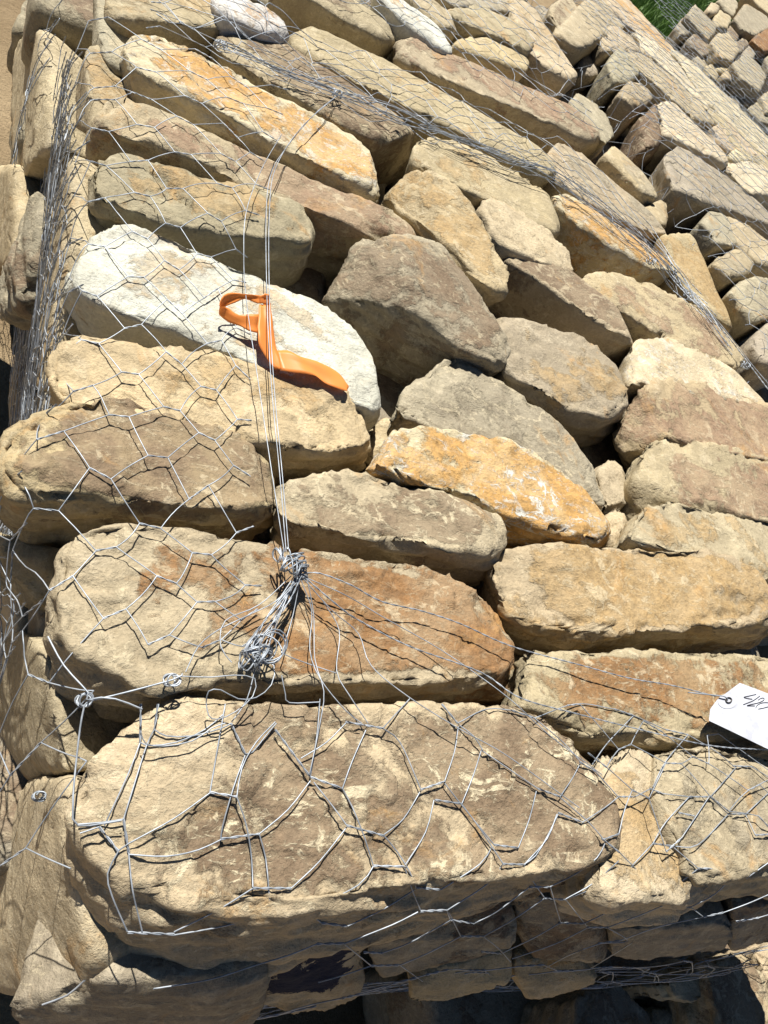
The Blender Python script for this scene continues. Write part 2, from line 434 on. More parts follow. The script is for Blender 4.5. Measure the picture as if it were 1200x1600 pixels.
stone('brown topped stone with rounded grey end behind the orange streaked one',
      [(330,55),(400,52),(440,65),(500,105),(560,145),(620,178),(645,200),(600,217),(540,193),(480,163),(400,115),(345,78)],
      [(350,105),(440,152),(500,182),(560,222),(600,292),(635,275),(647,225)], .10, 0, 'buff', 'brown', .55, 'cream', .45, group=P1)
stone('large grey brown wedge with deep dark underside right of the white slab',
      [(510,445,-.05),(553,382,-.02),(600,355,.02),(660,368,.022),(700,398,.02),(740,443,.018),(775,503,.012),(793,550,.008),(790,567,.005),(725,541,.012),(695,503,.016),(650,478,.020),(610,470,.015),(560,468,-.02),(510,466,-.055)],
      [(515,485),(560,545),(600,582),(640,592),(720,570),(790,582)], .10, .015, 'olive', 'brown', .50, 'cream', .5, group=P1, tilt=(-.06,.05), rough=.8)
stone('stone with grey stippled left face and tan ridge above the large wedge',
      [(655,268),(700,275),(735,305),(770,370),(795,420),(799,455),(772,455),(735,425),(705,385),(675,320)],
      [(600,305,-.03),(640,265,-.01),(612,335,-.05),(650,360,-.06),(770,482,-.05),(740,480,-.06),(700,430,-.06)], .05, .01, 'tan', 'ochre', .4, 'cream', .5, group=P1)
stone('tan stone with wavy brown bands left of the thin wire bundle',
      [(642,245),(655,220),(680,209),(720,219),(770,250),(820,275),(860,305),(874,340),(868,365),(830,350),(770,317),(720,292),(690,268),(655,260)],
      [(640,263),(700,280),(745,310),(868,374)], .035, .005, 'buff', 'ochre', .3, 'cream', .5, group=P1)
stone('pale tan stone tucked between the banded one and the split slab',
      [(750,318),(765,305),(800,318),(850,350),(885,388),(900,420),(880,422),(830,402),(790,388),(768,368)],
      [(772,388),(800,395),(870,430)], .035, 0, 'pale', 'tan', .3, 'cream', .4, group=P1)
stone('split brown slab with a stepped dark side in the middle right',
      [(793,402),(800,385),(830,388),(880,410),(930,450),(970,490),(987,530),(975,528),(950,512),(900,478),(860,445),(820,418)],
      [(793,470),(798,492),(860,492),(910,522),(960,562),(985,582),(987,545)], .065, 0, 'buff', 'brown', .42, 'cream', .45, group=P1, crack=[((815,412),(965,520),.004,.004,.008)])
stone('white and orange wedge crossed by the wire bundle near the right edge',
      [(862,312),(880,301),(910,308),(960,343),(1010,378),(1055,408),(1062,425),(1020,418),(960,388),(900,345)],
      [(875,350),(888,385),(898,415),(960,432),(1000,438),(1050,432)], .045, 0, 'cream', 'orange', .5, 'white', .6, group=P1)
stone('tan slab with dark front next to the right corner wire knot',
      [(903,433),(930,420),(960,424),(1010,440),(1070,468),(1110,490),(1140,520),(1167,560),(1150,577),(1100,562),(1060,532),(1000,502),(960,478),(930,457)],
      [(955,485),(985,527),(1050,548),(1100,568),(1140,580)], .05, 0, 'tan', 'pink', .4, 'cream', .5, group=P1)
stone('yellowish stone standing at the right rear corner beneath the tangled wire',
      [(1035,368),(1080,363),(1090,400),(1110,440),(1130,478),(1148,512),(1100,482),(1060,432)], [(1135,520),(1060,440)], .04, -.01, 'tan', 'ochre', .4, 'cream', .3, group=P1)
stone('greenish grey stone right of the large wedge',
      [(776,508),(785,490),(820,496),(880,514),(940,544),(965,568),(980,610),(978,632),(950,648),(900,642),(850,617),(800,583),(788,550)],
      [(800,597),(850,635),(900,665),(932,694),(970,668),(982,642)], .06, 0, 'olive', 'ochre', .3, 'buff', .4, group=P1)
stone('grey stone with wave ripples above the bright orange one',
      [(625,642),(640,603),(680,569),(725,557),(755,569),(800,598),(860,638),(902,690),(937,730),(948,770),(945,787),(900,745),(840,705),(790,685),(720,660),(680,658)],
      [(636,668),(700,690),(800,720),(930,800)], .04, -.012, 'grey', 'drab', .4, 'cream', .55, group=P1, crack=[((720,640),(780,690),.004,.006,.004)])
stone('bright orange stone with white flaking face in the centre',
      [(600,690),(625,655),(660,657),(720,671),(790,684),(850,714),(900,754),(940,798),(952,830),(942,850),(900,836),(850,816),(780,788),(720,762),(650,742),(600,732),(582,722)],
      [(573,742),(640,760),(720,775),(790,825),(792,850),(900,850),(952,852)], .045, .005, 'cream', 'orange', .70, 'white', 1.0, group=P1)
stone('grey brown flaky stone right of the wire strings, in front of the orange one',
      [(432,762),(445,740),(490,729),(540,732),(600,744),(660,763),(740,785),(770,800),(786,835),(765,860),(720,858),(650,842),(560,828),(500,822),(450,818),(430,800)],
      [(438,848),(500,855),(600,874),(700,895),(755,914),(780,872)], .04, 0, 'buff', 'brown', .42, 'cream', .8, group=P1)
stone('wide flat tan slab with rust blush above the paper tag',
      [(765,900),(780,855),(830,847),(950,849),(1080,853),(1140,861),(1180,888),(1200,920),(1212,965),(1190,970),(1130,980),(1060,970),(980,985),(900,990),(830,967),(785,962)],
      [(788,1003),(850,1020),(950,1018),(1080,1012),(1190,1007),(1212,987)], .045, 0, 'tan', 'ochre', .62, 'cream', .5, group=P1, crack=[((1090,965),(1165,958),.004,.006,.005),((870,975),(960,965),.003,.004,.003)])
stone('mottled grey and rust stone carrying the paper tag',
      [(805,1060),(820,1025),(900,1017),(1050,1014),(1200,1019),(1290,1040),(1290,1140),(1200,1150),(1120,1140),(1050,1150),(980,1147),(920,1152),(860,1125),(805,1105)],
      [(930,1175),(1000,1170),(1100,1165),(1200,1185),(1290,1170)], .035, 0, 'buff', 'rust', .42, 'cream', .6, group=P1)
stone('smooth tan stone with orange streak right of the front boulder',
      [(925,1197),(960,1175),(1020,1170),(1015,1220),(1040,1280),(1090,1360),(1118,1372),(1080,1400),(1000,1407),(940,1402),(950,1330),(975,1290)],
      [(888,1402),(955,1442),(1050,1442),(1095,1415)], .05, -.008, 'pale', 'ochre', .38, 'cream', .4, group=P1)
stone('blocky pale stone with pitted top at the right front edge',
      [(1018,1195),(1030,1176),(1100,1165),(1180,1184),(1280,1200),(1300,1330),(1200,1350),(1130,1372),(1085,1366),(1050,1302),(1020,1232)],
      [(1070,1408),(1150,1402),(1280,1380)], .045, .008, 'buff', 'drab', .35, 'cream', .5, group=P1, crack=[((1020,1200),(1085,1350),.004,.004,.003)])
stone('tan stone with grey rounded left end at the right edge, over the darker sloping one',
      [(995,745),(1003,705),(1030,685),(1070,681),(1130,693),(1200,713),(1290,740),(1290,800),(1200,812),(1140,797),(1080,777),(1040,770)],
      [(985,745,-.02),(988,790,-.04),(1000,815,-.04),(1100,800,-.04)], .035, 0, 'buff', 'pink', .4, 'cream', .5, group=P1)
stone('grey tan stone with notched dark left side just above the wide flat slab',
      [(985,840),(1010,795),(1050,782),(1110,789),(1200,814),(1290,830),(1290,900),(1200,905),(1180,888),(1150,868),(1090,850),(1035,838)],
      [(980,845),(985,858),(1090,868),(1190,917),(1290,915)], .04, 0, 'buff', 'ochre', .3, 'cream', .5, group=P1)
stone('stone with reddish brown top and grey left face at the right edge',
      [(1000,612),(1022,585),(1060,584),(1120,604),(1200,634),(1290,660),(1290,715),(1200,718),(1140,692),(1080,672),(1035,672)],
      [(985,640,-.02),(955,700,-.06),(962,722,-.06),(990,732,-.07),(1035,700,-.06),(1290,735,-.05)], .06, .004, 'tan', 'pink', .6, 'cream', .35, group=P1)
stone('cream white slab under loose wire at the right edge',
      [(985,555),(1000,530),(1040,526),(1090,544),(1150,578),(1190,612),(1203,640),(1150,622),(1090,598),(1050,588),(1012,592),(990,600)],
      [(985,605),(1060,610),(1203,655)], .04, 0, 'cream', 'tan', .3, 'white', .6, group=P1)
stone('small tan stone wedged in the gap right of the rippled grey one',
      [(930,730),(955,718),(980,738),(987,765),(977,792),(950,798),(940,770)], [], .03, -.045, 'buff', None, .3, group=P1, depth=.1)
stone('tiny tan stone at the tip of the bright orange one',
      [(948,800),(970,788),(990,810),(982,842),(960,855),(945,830)], [], .03, -.04, 'tan', None, .3, group=P1, depth=.1)
stone('small shaded stone deep in the gap below the large wedge',
      [(570,680),(600,650),(640,640),(640,690),(600,720),(570,710)], [], .03, -.10, 'tan', None, .3, group=P1, depth=.1)
# --- left side of the nearest pile
stone('sunlit tan slab standing at the lower left corner behind the netting',
      [(100,1212,-.06),(125,1285,-.06),(120,1350,-.06),(127,1420,-.07),(145,1500,-.08),(128,1552,-.12),(70,1566,-.25),(20,1552,-.4),(-40,1540,-.45),(-40,1400,-.45),(-20,1300,-.45),(20,1250,-.3),(60,1215,-.15)],
      ext=(.09,0,-.02), rough=.4, ledge=.1, base='pale', stain='ochre', amt=.35, group=PL, s=.0055, shrink=.9)
stone('narrow upright slab on the left side below the brown topped boulder',
      [(78,1030,-.06),(88,1110,-.06),(95,1195,-.07),(60,1215,-.2),(10,1225,-.4),(-30,1150,-.4),(-20,1040,-.35),(20,985,-.2),(50,990,-.1)],
      ext=(.09,0,-.02), rough=.4, ledge=.1, base='buff', stain='tan', amt=.3, group=PL, s=.0055)
stone('pale stone end low on the left side by the frame edge',
      [(22,925,-.18),(30,960,-.18),(24,1010,-.2),(0,1010,-.3),(-40,980,-.45),(-40,900,-.4),(0,910,-.25)],
      ext=(.09,0,-.02), rough=.4, ledge=.1, base='cream', group=PL, s=.006)
stone('shaded stone below the left brown topped boulder',
      [(0,840,-.1),(60,850,-.08),(95,850,-.08),(85,900,-.09),(60,940,-.12),(20,930,-.2),(-40,900,-.3),(-40,840,-.2)],
      ext=(.1,0,-.04), base='buff', stain='brown', amt=.4, group=PL, s=.006)
stone('tan upright stone with orange flecks on the left side near the cracked olive stone',
      [(112,246,-.03),(130,240,-.03),(133,300,-.03),(131,392,-.03),(113,452,-.05),(92,520,-.08),(70,610,-.12),(55,600,-.2),(65,500,-.25),(78,390,-.2),(92,300,-.12)],
      ext=(.08,0,-.02), rough=.5, ledge=.2, base='pale', stain='ochre', amt=.45, group=PL, s=.006)
stone('thin pointed stone on the left side beside the orange streaked one',
      [(136,72,-.03),(147,60,-.03),(150,120,-.03),(157,150,-.03),(150,200,-.04),(138,235,-.06),(118,225,-.12),(122,150,-.12)],
      ext=(.08,0,-.02), rough=.5, ledge=.2, base='buff', stain='ochre', amt=.3, group=PL, s=.008)
stone('grey upright stone on the left side at the top of the picture',
      [(150,0,-.02),(170,0,-.02),(170,60,-.02),(163,110,-.03),(150,95,-.05),(146,40,-.06),(148,-40,-.06),(170,-50,-.02)],
      ext=(.08,0,-.02), rough=.5, ledge=.2, base='grey', group=P2, s=.008)
# --- front side of the nearest pile
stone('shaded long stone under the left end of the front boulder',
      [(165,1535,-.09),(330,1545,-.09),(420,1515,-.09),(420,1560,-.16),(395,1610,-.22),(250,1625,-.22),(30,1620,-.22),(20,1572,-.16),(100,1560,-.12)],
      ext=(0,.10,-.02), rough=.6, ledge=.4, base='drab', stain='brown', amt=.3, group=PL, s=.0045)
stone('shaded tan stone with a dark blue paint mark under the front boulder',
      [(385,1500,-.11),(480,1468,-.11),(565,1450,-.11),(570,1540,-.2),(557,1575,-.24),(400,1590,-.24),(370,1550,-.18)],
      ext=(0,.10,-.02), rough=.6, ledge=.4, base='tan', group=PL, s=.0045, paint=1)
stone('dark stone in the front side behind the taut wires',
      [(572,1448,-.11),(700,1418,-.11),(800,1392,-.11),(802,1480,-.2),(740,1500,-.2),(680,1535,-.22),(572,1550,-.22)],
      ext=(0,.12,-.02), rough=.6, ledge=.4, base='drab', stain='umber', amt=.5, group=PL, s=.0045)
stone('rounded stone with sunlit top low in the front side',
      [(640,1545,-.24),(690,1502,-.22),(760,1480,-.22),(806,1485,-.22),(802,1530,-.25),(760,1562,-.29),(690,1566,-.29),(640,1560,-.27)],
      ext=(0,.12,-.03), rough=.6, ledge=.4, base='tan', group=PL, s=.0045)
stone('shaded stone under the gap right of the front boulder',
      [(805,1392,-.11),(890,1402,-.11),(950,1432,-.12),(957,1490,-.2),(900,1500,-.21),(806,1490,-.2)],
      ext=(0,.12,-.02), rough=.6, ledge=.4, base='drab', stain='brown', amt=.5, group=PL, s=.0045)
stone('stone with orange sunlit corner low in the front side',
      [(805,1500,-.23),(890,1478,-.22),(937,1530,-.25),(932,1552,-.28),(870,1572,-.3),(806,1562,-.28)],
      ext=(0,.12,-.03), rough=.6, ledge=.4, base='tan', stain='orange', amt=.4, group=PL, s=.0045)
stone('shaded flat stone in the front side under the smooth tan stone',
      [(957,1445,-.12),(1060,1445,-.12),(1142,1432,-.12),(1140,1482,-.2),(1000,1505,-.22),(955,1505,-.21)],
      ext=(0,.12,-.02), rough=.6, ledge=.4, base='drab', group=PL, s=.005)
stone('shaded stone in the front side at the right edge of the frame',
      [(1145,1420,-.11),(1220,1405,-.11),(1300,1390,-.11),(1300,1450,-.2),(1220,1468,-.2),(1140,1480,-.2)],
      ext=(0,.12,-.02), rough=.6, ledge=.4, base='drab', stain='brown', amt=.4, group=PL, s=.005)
# --- pile in front, below, bottom right
PG = 'stones of the low pile at the bottom right'
stone('dark leaning stone at the bottom right, leftmost of the low pile', [(905,1565),(960,1528),(1020,1590),(1030,1680),(930,1690),(890,1620)], [], .05, -.45, 'drab', 'brown', .4, group=PG, depth=.3, s=.006)
stone('small pale stone peeking between dark ones in the low pile', [(1045,1535),(1095,1512),(1112,1550),(1095,1560),(1062,1560)], [], .05, -.42, 'cream', group=PG, depth=.3, s=.006)
stone('tall stone with a sunlit streak in the bottom right corner', [(1102,1505),(1165,1490),(1200,1520),(1210,1640),(1130,1650),(1115,1570)], [], .05, -.4, 'buff', 'brown', .4, group=PG, depth=.35, s=.006)
stone('stone at the right edge of the low pile beside the sunlit streak', [(1185,1485),(1260,1470),(1290,1560),(1225,1600),(1200,1520)], [], .05, -.4, 'tan', 'ochre', .4, group=PG, depth=.35, s=.006)
stone('shaded stone sunk deep in the low pile', [(1020,1575),(1100,1575),(1120,1650),(1040,1690),(1025,1620)], [], .05, -.5, 'drab', group=PG, depth=.25, s=.006)
# --- pile behind
stone('tan stone with dark underside at the top left of the picture',
      [(168,12),(168,-40),(300,-50),(420,15),(345,42),(260,30),(215,27),(182,27)], [(168,65),(200,62),(260,55),(340,70)], .06, 0, 'buff', 'ochre', .3, group=P2)
stone('bright white stone at the top, left of the long ribbed one',
      [(330,-15),(362,-8),(402,3),(440,30),(450,56),(400,46),(342,22)], [(452,66),(400,62),(345,40)], .03, .02, 'white', 'orange', .3, 'white', .5, group=P2)
stone('very long straight grey tan stone just behind the wire bundle',
      [(452,62),(466,41),(500,44),(560,74),(640,113),(700,149),(760,189),(850,235),(870,262),(860,277),(800,242),(740,212),(660,168),(560,123),(480,88)],
      [(455,95),(560,150),(640,200),(665,232),(760,255),(850,305),(872,292)], .07, 0, 'buff', 'tan', .3, 'cream', .6, group=P2)
stone('long grey tan stone continuing the straight row towards the right rear corner',
      [(850,242),(870,221),(902,234),(962,284),(1012,328),(1042,365),(1000,357),(930,322),(880,284)],
      [(862,297),(920,327),(1000,380),(1035,382)], .06, 0, 'buff', 'grey', .4, 'cream', .5, group=P2)
stone('long stone with pink brown top, two rows behind the wire bundle',
      [(620,77),(625,60),(650,59),(700,84),(760,109),(830,139),(890,164),(930,194),(940,215),(900,203),(850,187),(780,153),(700,122),(640,97)],
      [(615,102),(660,130),(720,165),(800,205),(880,245),(920,255),(942,232)], .06, 0, 'buff', 'pink', .5, 'cream', .45, group=P2)
stone('large dark sided stone at the top centre',
      [(430,-40),(520,-25),(562,3),(602,33),(617,58),(600,60),(570,40),(530,17),(480,-5)],
      [(430,15),(452,35),(500,65),(560,95),(610,98),(618,72)], .09, 0, 'buff', 'brown', .3, 'cream', .45, group=P2)
stone('thin white edged splinter stone at the top right of centre',
      [(585,-15),(612,-12),(652,23),(692,53),(710,80),(690,76),(650,47),(620,22)], [(600,25),(650,65),(690,86)], .04, .01, 'white', 'orange', .35, 'white', .5, group=P2)
stone('tan stone behind the white edged splinter',
      [(612,-25),(662,-12),(702,18),(714,45),(695,42),(660,17)], [(690,66),(714,60),(650,28)], .04, 0, 'buff', None, group=P2)
stone('tan stone with dark front right of the splinter',
      [(692,20),(720,5),(750,7),(800,28),(832,58),(832,76),(790,62),(740,37),(710,24)], [(700,40),(750,65),(800,76)], .04, 0, 'buff', 'tan', .3, group=P2)
stone('low golden stone beneath the tan one with dark front',
      [(708,67),(730,55),(770,59),(810,74),(832,95),(822,112),(780,98),(730,80)], [(715,82),(780,110),(810,117)], .03, -.01, 'gold', None, group=P2)
stone('pale stone at the right rear corner of the pile behind, under tangled wire',
      [(790,-15),(832,8),(852,48),(882,88),(903,118),(892,127),(860,108),(830,82),(808,42)], [(868,134),(897,132)], .04, 0, 'pale', 'ochre', .3, group=P2)
stone('grey stone at the very top right of centre',
      [(668,-35),(760,-35),(830,-8),(800,18),(745,3),(700,8)], [(700,12),(800,25)], .03, -.005, 'grey', None, group=P2)
# left flank of the pile behind
stone('tall sunlit stone behind dense netting at the upper left',
      [(62,50,-.16),(73,42,-.15),(79,100,-.15),(86,170,-.15),(82,228,-.17),(60,268,-.25),(25,285,-.4),(18,200,-.5),(22,90,-.5),(35,55,-.35)],
      ext=(.1,0,-.02), rough=.5, ledge=.2, base='pale', stain='tan', amt=.3, group=P2, s=.008)
stone('sunlit stone low at the left edge below the tall one',
      [(28,255,-.3),(36,290,-.3),(30,350,-.3),(20,410,-.32),(0,440,-.45),(-30,430,-.6),(-30,280,-.6),(5,255,-.45)],
      ext=(.1,0,-.02), rough=.5, ledge=.2, base='tan', group=P2, s=.008)
stone('shaded grey stone in the slot between the tall sunlit one and the netting',
      [(88,20,-.2),(112,60,-.2),(110,135,-.2),(98,140,-.25),(84,100,-.3),(80,30,-.3)], ext=(.1,0,-.05), base='grey', group=P2, s=.008)
stone('reddish stone in the dark slot at the top left',
      [(105,-10,-.2),(128,-5,-.2),(130,25,-.22),(106,25,-.25)], ext=(.1,0,-.05), base='buff', stain='rust', amt=.6, group=P2, s=.008)
stone('brown stone in deep shade at the left edge',
      [(20,400,-.3),(45,330,-.25),(60,290,-.22),(70,330,-.22),(55,420,-.25),(30,480,-.3),(0,500,-.45),(-10,450,-.45)], ext=(.1,0,-.05), base='drab', stain='brown', amt=.5, group=P2, s=.008)
# --- pile at the right rear
def r3(label, T, F=(), t=.04, dz=0, base='buff', stain=None, amt=.35, **k): return stone(label, T, F, t, dz, base, stain, amt, group=P3, **k)
r3('round dark stone at the top end of the gap between the rear piles', [(858,25),(865,0),(890,-12),(907,18),(892,45),(870,50)], base='buff', stain='brown')
r3('large lumpy tan stone at the top of the right rear pile', [(880,57),(890,20),(920,-8),(960,8),(985,38),(950,47),(932,60),(908,75)], [(885,88),(905,92)], .05)
r3('small shaded stone under the lumpy tan one', [(905,97),(915,75),(935,65),(947,100),(932,117),(908,114)], [], .03, -.06, 'drab')
r3('flat tan stone right of the lumpy one, over a dark hollow', [(935,47),(960,38),(987,58),(1002,82),(970,80),(945,78)], [(945,90),(975,95)], .05)
r3('grey fissured stone facing the gap in the right rear pile', [(950,97),(975,72),(997,84),(1007,108),(987,128),(960,130)], [(933,125),(955,152),(985,138)], .06, 0, 'grey')
r3('tan cube like stone above the dark reddish one', [(968,145),(985,124),(1006,129),(1024,150),(1010,158),(990,165)], [(954,167),(962,188),(990,188)], .06, 0, 'buff', 'grey')
r3('dark reddish brown stone, the darkest in the right rear pile', [(1003,182),(1026,158),(1031,200),(1028,225),(1010,235)], [(986,216),(990,248),(1010,262),(1030,238)], .06, -.005, 'umber', 'brown', .6)
r3('pale slab lying behind the dark reddish stone', [(1028,158),(1047,154),(1082,190),(1132,240),(1138,256),(1080,225),(1040,210)], [(1040,222),(1090,245),(1135,268)], .05, .003, 'cream')
r3('long pale slab, front one of three parallel slabs', [(980,75),(1000,80),(1050,119),(1100,163),(1122,195),(1090,187),(1040,143),(1000,110)], [(1045,155),(1100,200)], .04)
r3('long pale slab, middle one of three parallel slabs', [(990,42),(1010,48),(1060,98),(1110,148),(1142,185),(1100,163),(1050,117),(1010,83)], [(1100,172),(1050,127)], .03, 0, 'cream')
r3('long pale slab at the top, under blue grey netting', [(940,-12),(982,-4),(1022,48),(1062,88),(1040,85),(1000,50),(960,20)], [(1040,93),(1000,60)], .03, 0, 'pale', 'orange')
r3('long pale slab along the far edge of the right rear pile', [(1045,72),(1070,84),(1130,148),(1200,212),(1240,250),(1230,265),(1150,205),(1100,152)], [(1150,213),(1100,162)], .03, 0, 'cream')
r3('narrow slab beside the far edge slab', [(1095,158),(1130,180),(1200,250),(1240,285),(1215,285),(1150,232)], [(1150,242),(1215,293)], .03, 0, 'buff')
r3('short tan stone left of the narrow slab', [(1113,197),(1140,187),(1162,215),(1192,247),(1150,238),(1128,230)], [(1130,240),(1150,248)], .03, 0, 'pale')
r3('little round stone by the right edge near the narrow slab', [(1138,242),(1150,228),(1172,235),(1184,250),(1150,253)], [], .03, 0, 'cream')
r3('pale flat stone at the right edge below the little round one', [(1132,257),(1150,249),(1200,256),(1240,280),(1240,310),(1172,302)], [(1172,312),(1240,322)], .04, 0, 'cream')
r3('big grey block with shadowed left face in the right rear pile', [(1037,250),(1062,228),(1100,250),(1150,285),(1200,330),(1240,365),(1180,342),(1120,307),(1085,300),(1058,298)],
   [(1018,278),(1028,312),(1042,340),(1062,347),(1110,328),(1200,382),(1240,400)], .07, 0, 'grey', 'drab')
r3('wedge with a bright upper edge and dark rough face', [(945,237),(960,224),(1000,264),(1024,295),(1029,308),(1010,305),(978,275)], [(940,267),(960,290),(1005,318)], .06, 0, 'tan', 'grey', .4)
r3('small stone below the dark wedge', [(1008,320),(1030,307),(1047,320),(1042,352),(1015,347)], [], .03, -.02, 'buff')
r3('grey tan stone at the left end of the gap, beside the pink brown long one', [(892,155),(905,139),(930,154),(952,184),(962,210),(945,226),(920,203),(900,177)], [], .04, -.02, 'grey')
r3('grey stone beside the tangled wire at the right', [(1100,345),(1112,327),(1132,330),(1152,370),(1152,382),(1122,380)], [(1090,352),(1100,388),(1120,403)], .05, 0, 'grey')
r3('round tan stone right of the right rear corner', [(1120,410),(1132,394),(1160,384),(1182,410),(1170,428),(1142,435)], [(1114,422),(1120,448),(1140,458)], .05, 0, 'buff', 'grey')
r3('round grey stone with pale cap at the right edge', [(1145,455),(1157,440),(1180,431),(1220,445),(1220,490),(1175,495)], [(1136,467),(1145,508),(1170,523),(1220,510)], .06, 0, 'grey', 'drab')
r3('dark round stone at the right edge, lowest of the round ones', [(1178,535),(1187,514),(1215,504),(1240,530),(1230,575),(1195,568)], [(1170,542),(1188,590),(1230,590)], .06, 0, 'grey', 'drab')
r3('sloping slab at the right edge above the round stones', [(1130,332),(1160,345),(1220,392),(1230,425),(1182,410),(1150,378)], [(1182,420),(1230,440)], .05, 0, 'buff')
# --- farthest pile
def r4(label, T, dz=0, base='buff', stain=None, amt=.35, t=.06, **k): return stone(label, T, [], t, dz, {'cream': 'buff', 'buff': 'drab', 'pale': 'buff'}.get(base, base), stain, amt, group=P4, z0=-.15, depth=.3, s=.014, **k)
r4('dark rectangular block at the left of the farthest pile', [(1072,24),(1087,5),(1122,43),(1107,64)], .02, 'drab')
r4('little pale cobble on the far pile beside the dark block', [(1105,12),(1113,3),(1126,10),(1122,20),(1110,21)], .02, 'cream')
r4('pale cobble below the little one on the far pile', [(1115,30),(1125,14),(1145,28),(1138,44),(1122,42)], .01, 'cream')
r4('light round boulder in the middle of the farthest pile', [(1112,64),(1122,50),(1140,52),(1157,78),(1145,95),(1125,88)], .02, 'cream')
r4('largest grey round boulder on the farthest pile', [(1145,98),(1165,84),(1185,98),(1199,120),(1188,143),(1162,125)], .03, 'grey')
r4('maroon stone at the right edge of the farthest pile', [(1176,60),(1190,48),(1215,50),(1215,75),(1195,80)], .02, 'umber', 'rust', .6)
r4('tan block at the top right corner', [(1148,28),(1165,5),(1200,25),(1210,40),(1180,55),(1160,45)], .02, 'buff')
r4('long tan stone along the top edge of the farthest pile', [(1165,-15),(1210,-15),(1240,20),(1220,35),(1190,12)], .0, 'pale')
r4('grey stone at the top edge left of the tan block', [(1122,0),(1135,-12),(1155,5),(1148,25),(1135,15)], .0, 'grey')
r4('dark stone between the light boulder and the tan block', [(1132,45),(1145,37),(1160,48),(1153,64),(1140,60)], -.01, 'drab', 'umber', .5)
r4('dark stone below the dark rectangular block', [(1075,62),(1085,50),(1112,72),(1116,80),(1100,88),(1085,75)], -.01, 'drab', 'brown', .5)
r4('dark pebbly stone at the left rim of the farthest pile', [(1058,38),(1070,25),(1083,38),(1082,52),(1068,55)], -.02, 'drab')
r4('brown stone right of the light round boulder', [(1148,65),(1162,58),(1172,70),(1160,82)], -.01, 'drab', 'brown', .5)
r4('tan stone left of the maroon one', [(1160,82),(1172,68),(1185,80),(1178,92),(1166,92)], -.01, 'buff')
r4('small pale stone under the light round boulder', [(1116,100),(1128,94),(1142,106),(1135,115),(1122,112)], -.01, 'cream')
r4('small round pale stone beside the largest grey boulder', [(1128,115),(1138,106),(1148,112),(1147,124),(1134,124)], 0, 'cream')
r4('dark stone below the largest grey boulder', [(1155,135),(1165,128),(1190,145),(1186,160),(1168,162)], -.02, 'drab')
r4('pale stone at the near rim of the farthest pile', [(1102,102),(1112,98),(1124,115),(1122,126),(1108,118)], -.02, 'pale')
r4('grey stone at the right edge below the largest boulder', [(1190,150),(1205,138),(1225,150),(1220,178),(1200,175)], 0, 'grey')
r4('tan stone at the near right rim of the farthest pile', [(1170,168),(1182,158),(1200,180),(1205,195),(1190,190)], -.01, 'buff')
r4('brown stone right of the largest grey boulder', [(1195,90),(1210,80),(1230,95),(1225,118),(1206,115)], 0, 'buff', 'brown')
r4('tan stone in the near rim left of the small round one', [(1085,88),(1100,86),(1106,104),(1096,112),(1084,100)], -.03, 'drab')
r4('dark stone at the near rim by the netting', [(1138,128),(1150,130),(1165,160),(1155,165),(1142,145)], -.04, 'drab')
# ------------------------------------------------------------------ rubble under the top courses: masses nobody could count
def rubble(name, label, x0, x1, y0, y1, z0, z1, seed, step=(.30, .19, .145)):
    r = random.Random(seed); VV = []; FF = []; BB = []; off = 0
    z = z1
    variants = []
    for k in range(6):
        L, W, H = step[0] * .54 * r.uniform(.8, 1.1), step[1] * .54 * r.uniform(.85, 1.1), step[2] * .55
        pts = []
        for j in range(18):
            v = np.array([r.choice((-1, 1)) * r.uniform(.75, 1) * L, r.choice((-1, 1)) * r.uniform(.75, 1) * W, r.choice((-1, 1)) * r.uniform(.8, 1) * H]); pts.append(v)
        for sx in (-1, 1):
            for sy in (-1, 1):
                for sz in (-1, 1): pts.append(np.array([sx * L * r.uniform(.8, 1), sy * W * r.uniform(.8, 1), sz * H * .95]))
        c, X, F, bed = stone_geometry(np.array(pts), .022, seed * 31 + k)
        variants.append((X, F, bed))
    row = 0
    while z - step[2] > z0 - .08:
        y = y0 + step[1] / 2
        while y < y1:
            x = x0 + step[0] / 2 - (row % 2) * step[0] * .35
            while x < x1:
                if min(x - x0, x1 - x, y - y0, y1 - y) < .36:
                    X, F, bed = r.choice(variants); a = r.uniform(-.12, .12) + (math.pi if r.random() < .5 else 0)
                    R = np.array([[math.cos(a), -math.sin(a), 0], [math.sin(a), math.cos(a), 0], [0, 0, 1]])
                    VV.append(X @ R.T + np.array([x + r.uniform(-.02, .02), y + r.uniform(-.015, .015), z - step[2] / 2 + r.uniform(-.01, .0)])); FF.append(F + off); BB.append(bed); off += len(X)
                x += step[0] * r.uniform(.92, 1.05)
            y += step[1]; row += 1
        z -= step[2] * .97; row += 1
    o = mesh_obj(name, np.concatenate(VV) + np.array([0, 0, TOP]), np.concatenate(FF), STONE)
    a = o.data.attributes.new('bed_face', 'FLOAT', 'POINT'); a.data.foreach_set('value', np.concatenate(BB).astype(np.float32))
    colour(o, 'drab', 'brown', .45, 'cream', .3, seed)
    tag(o, label, None, kind='stuff')
    return o
rubble('rubble', 'shaded mass of stones inside the nearest pile', .15, 1.36, .10, 1.20, -.9, -.125, 3)
rubble('rubble', 'shaded mass of stones inside the pile behind', .06, 1.22, 1.24, 2.3, -.9, -.14, 4)
rubble('rubble', 'shaded mass of stones inside the right rear pile', 1.44, 2.75, .72, 2.75, -.9, -.13, 5)
rubble('rubble', 'shaded mass of stones inside the farthest pile', 2.45, 3.9, 2.55, 4.0, -.9, -.32, 6)
rubble('rubble', 'shaded mass of stones inside the low pile at the bottom right', .75, 1.9, -1.0, -.10, -.9, -.6, 8)
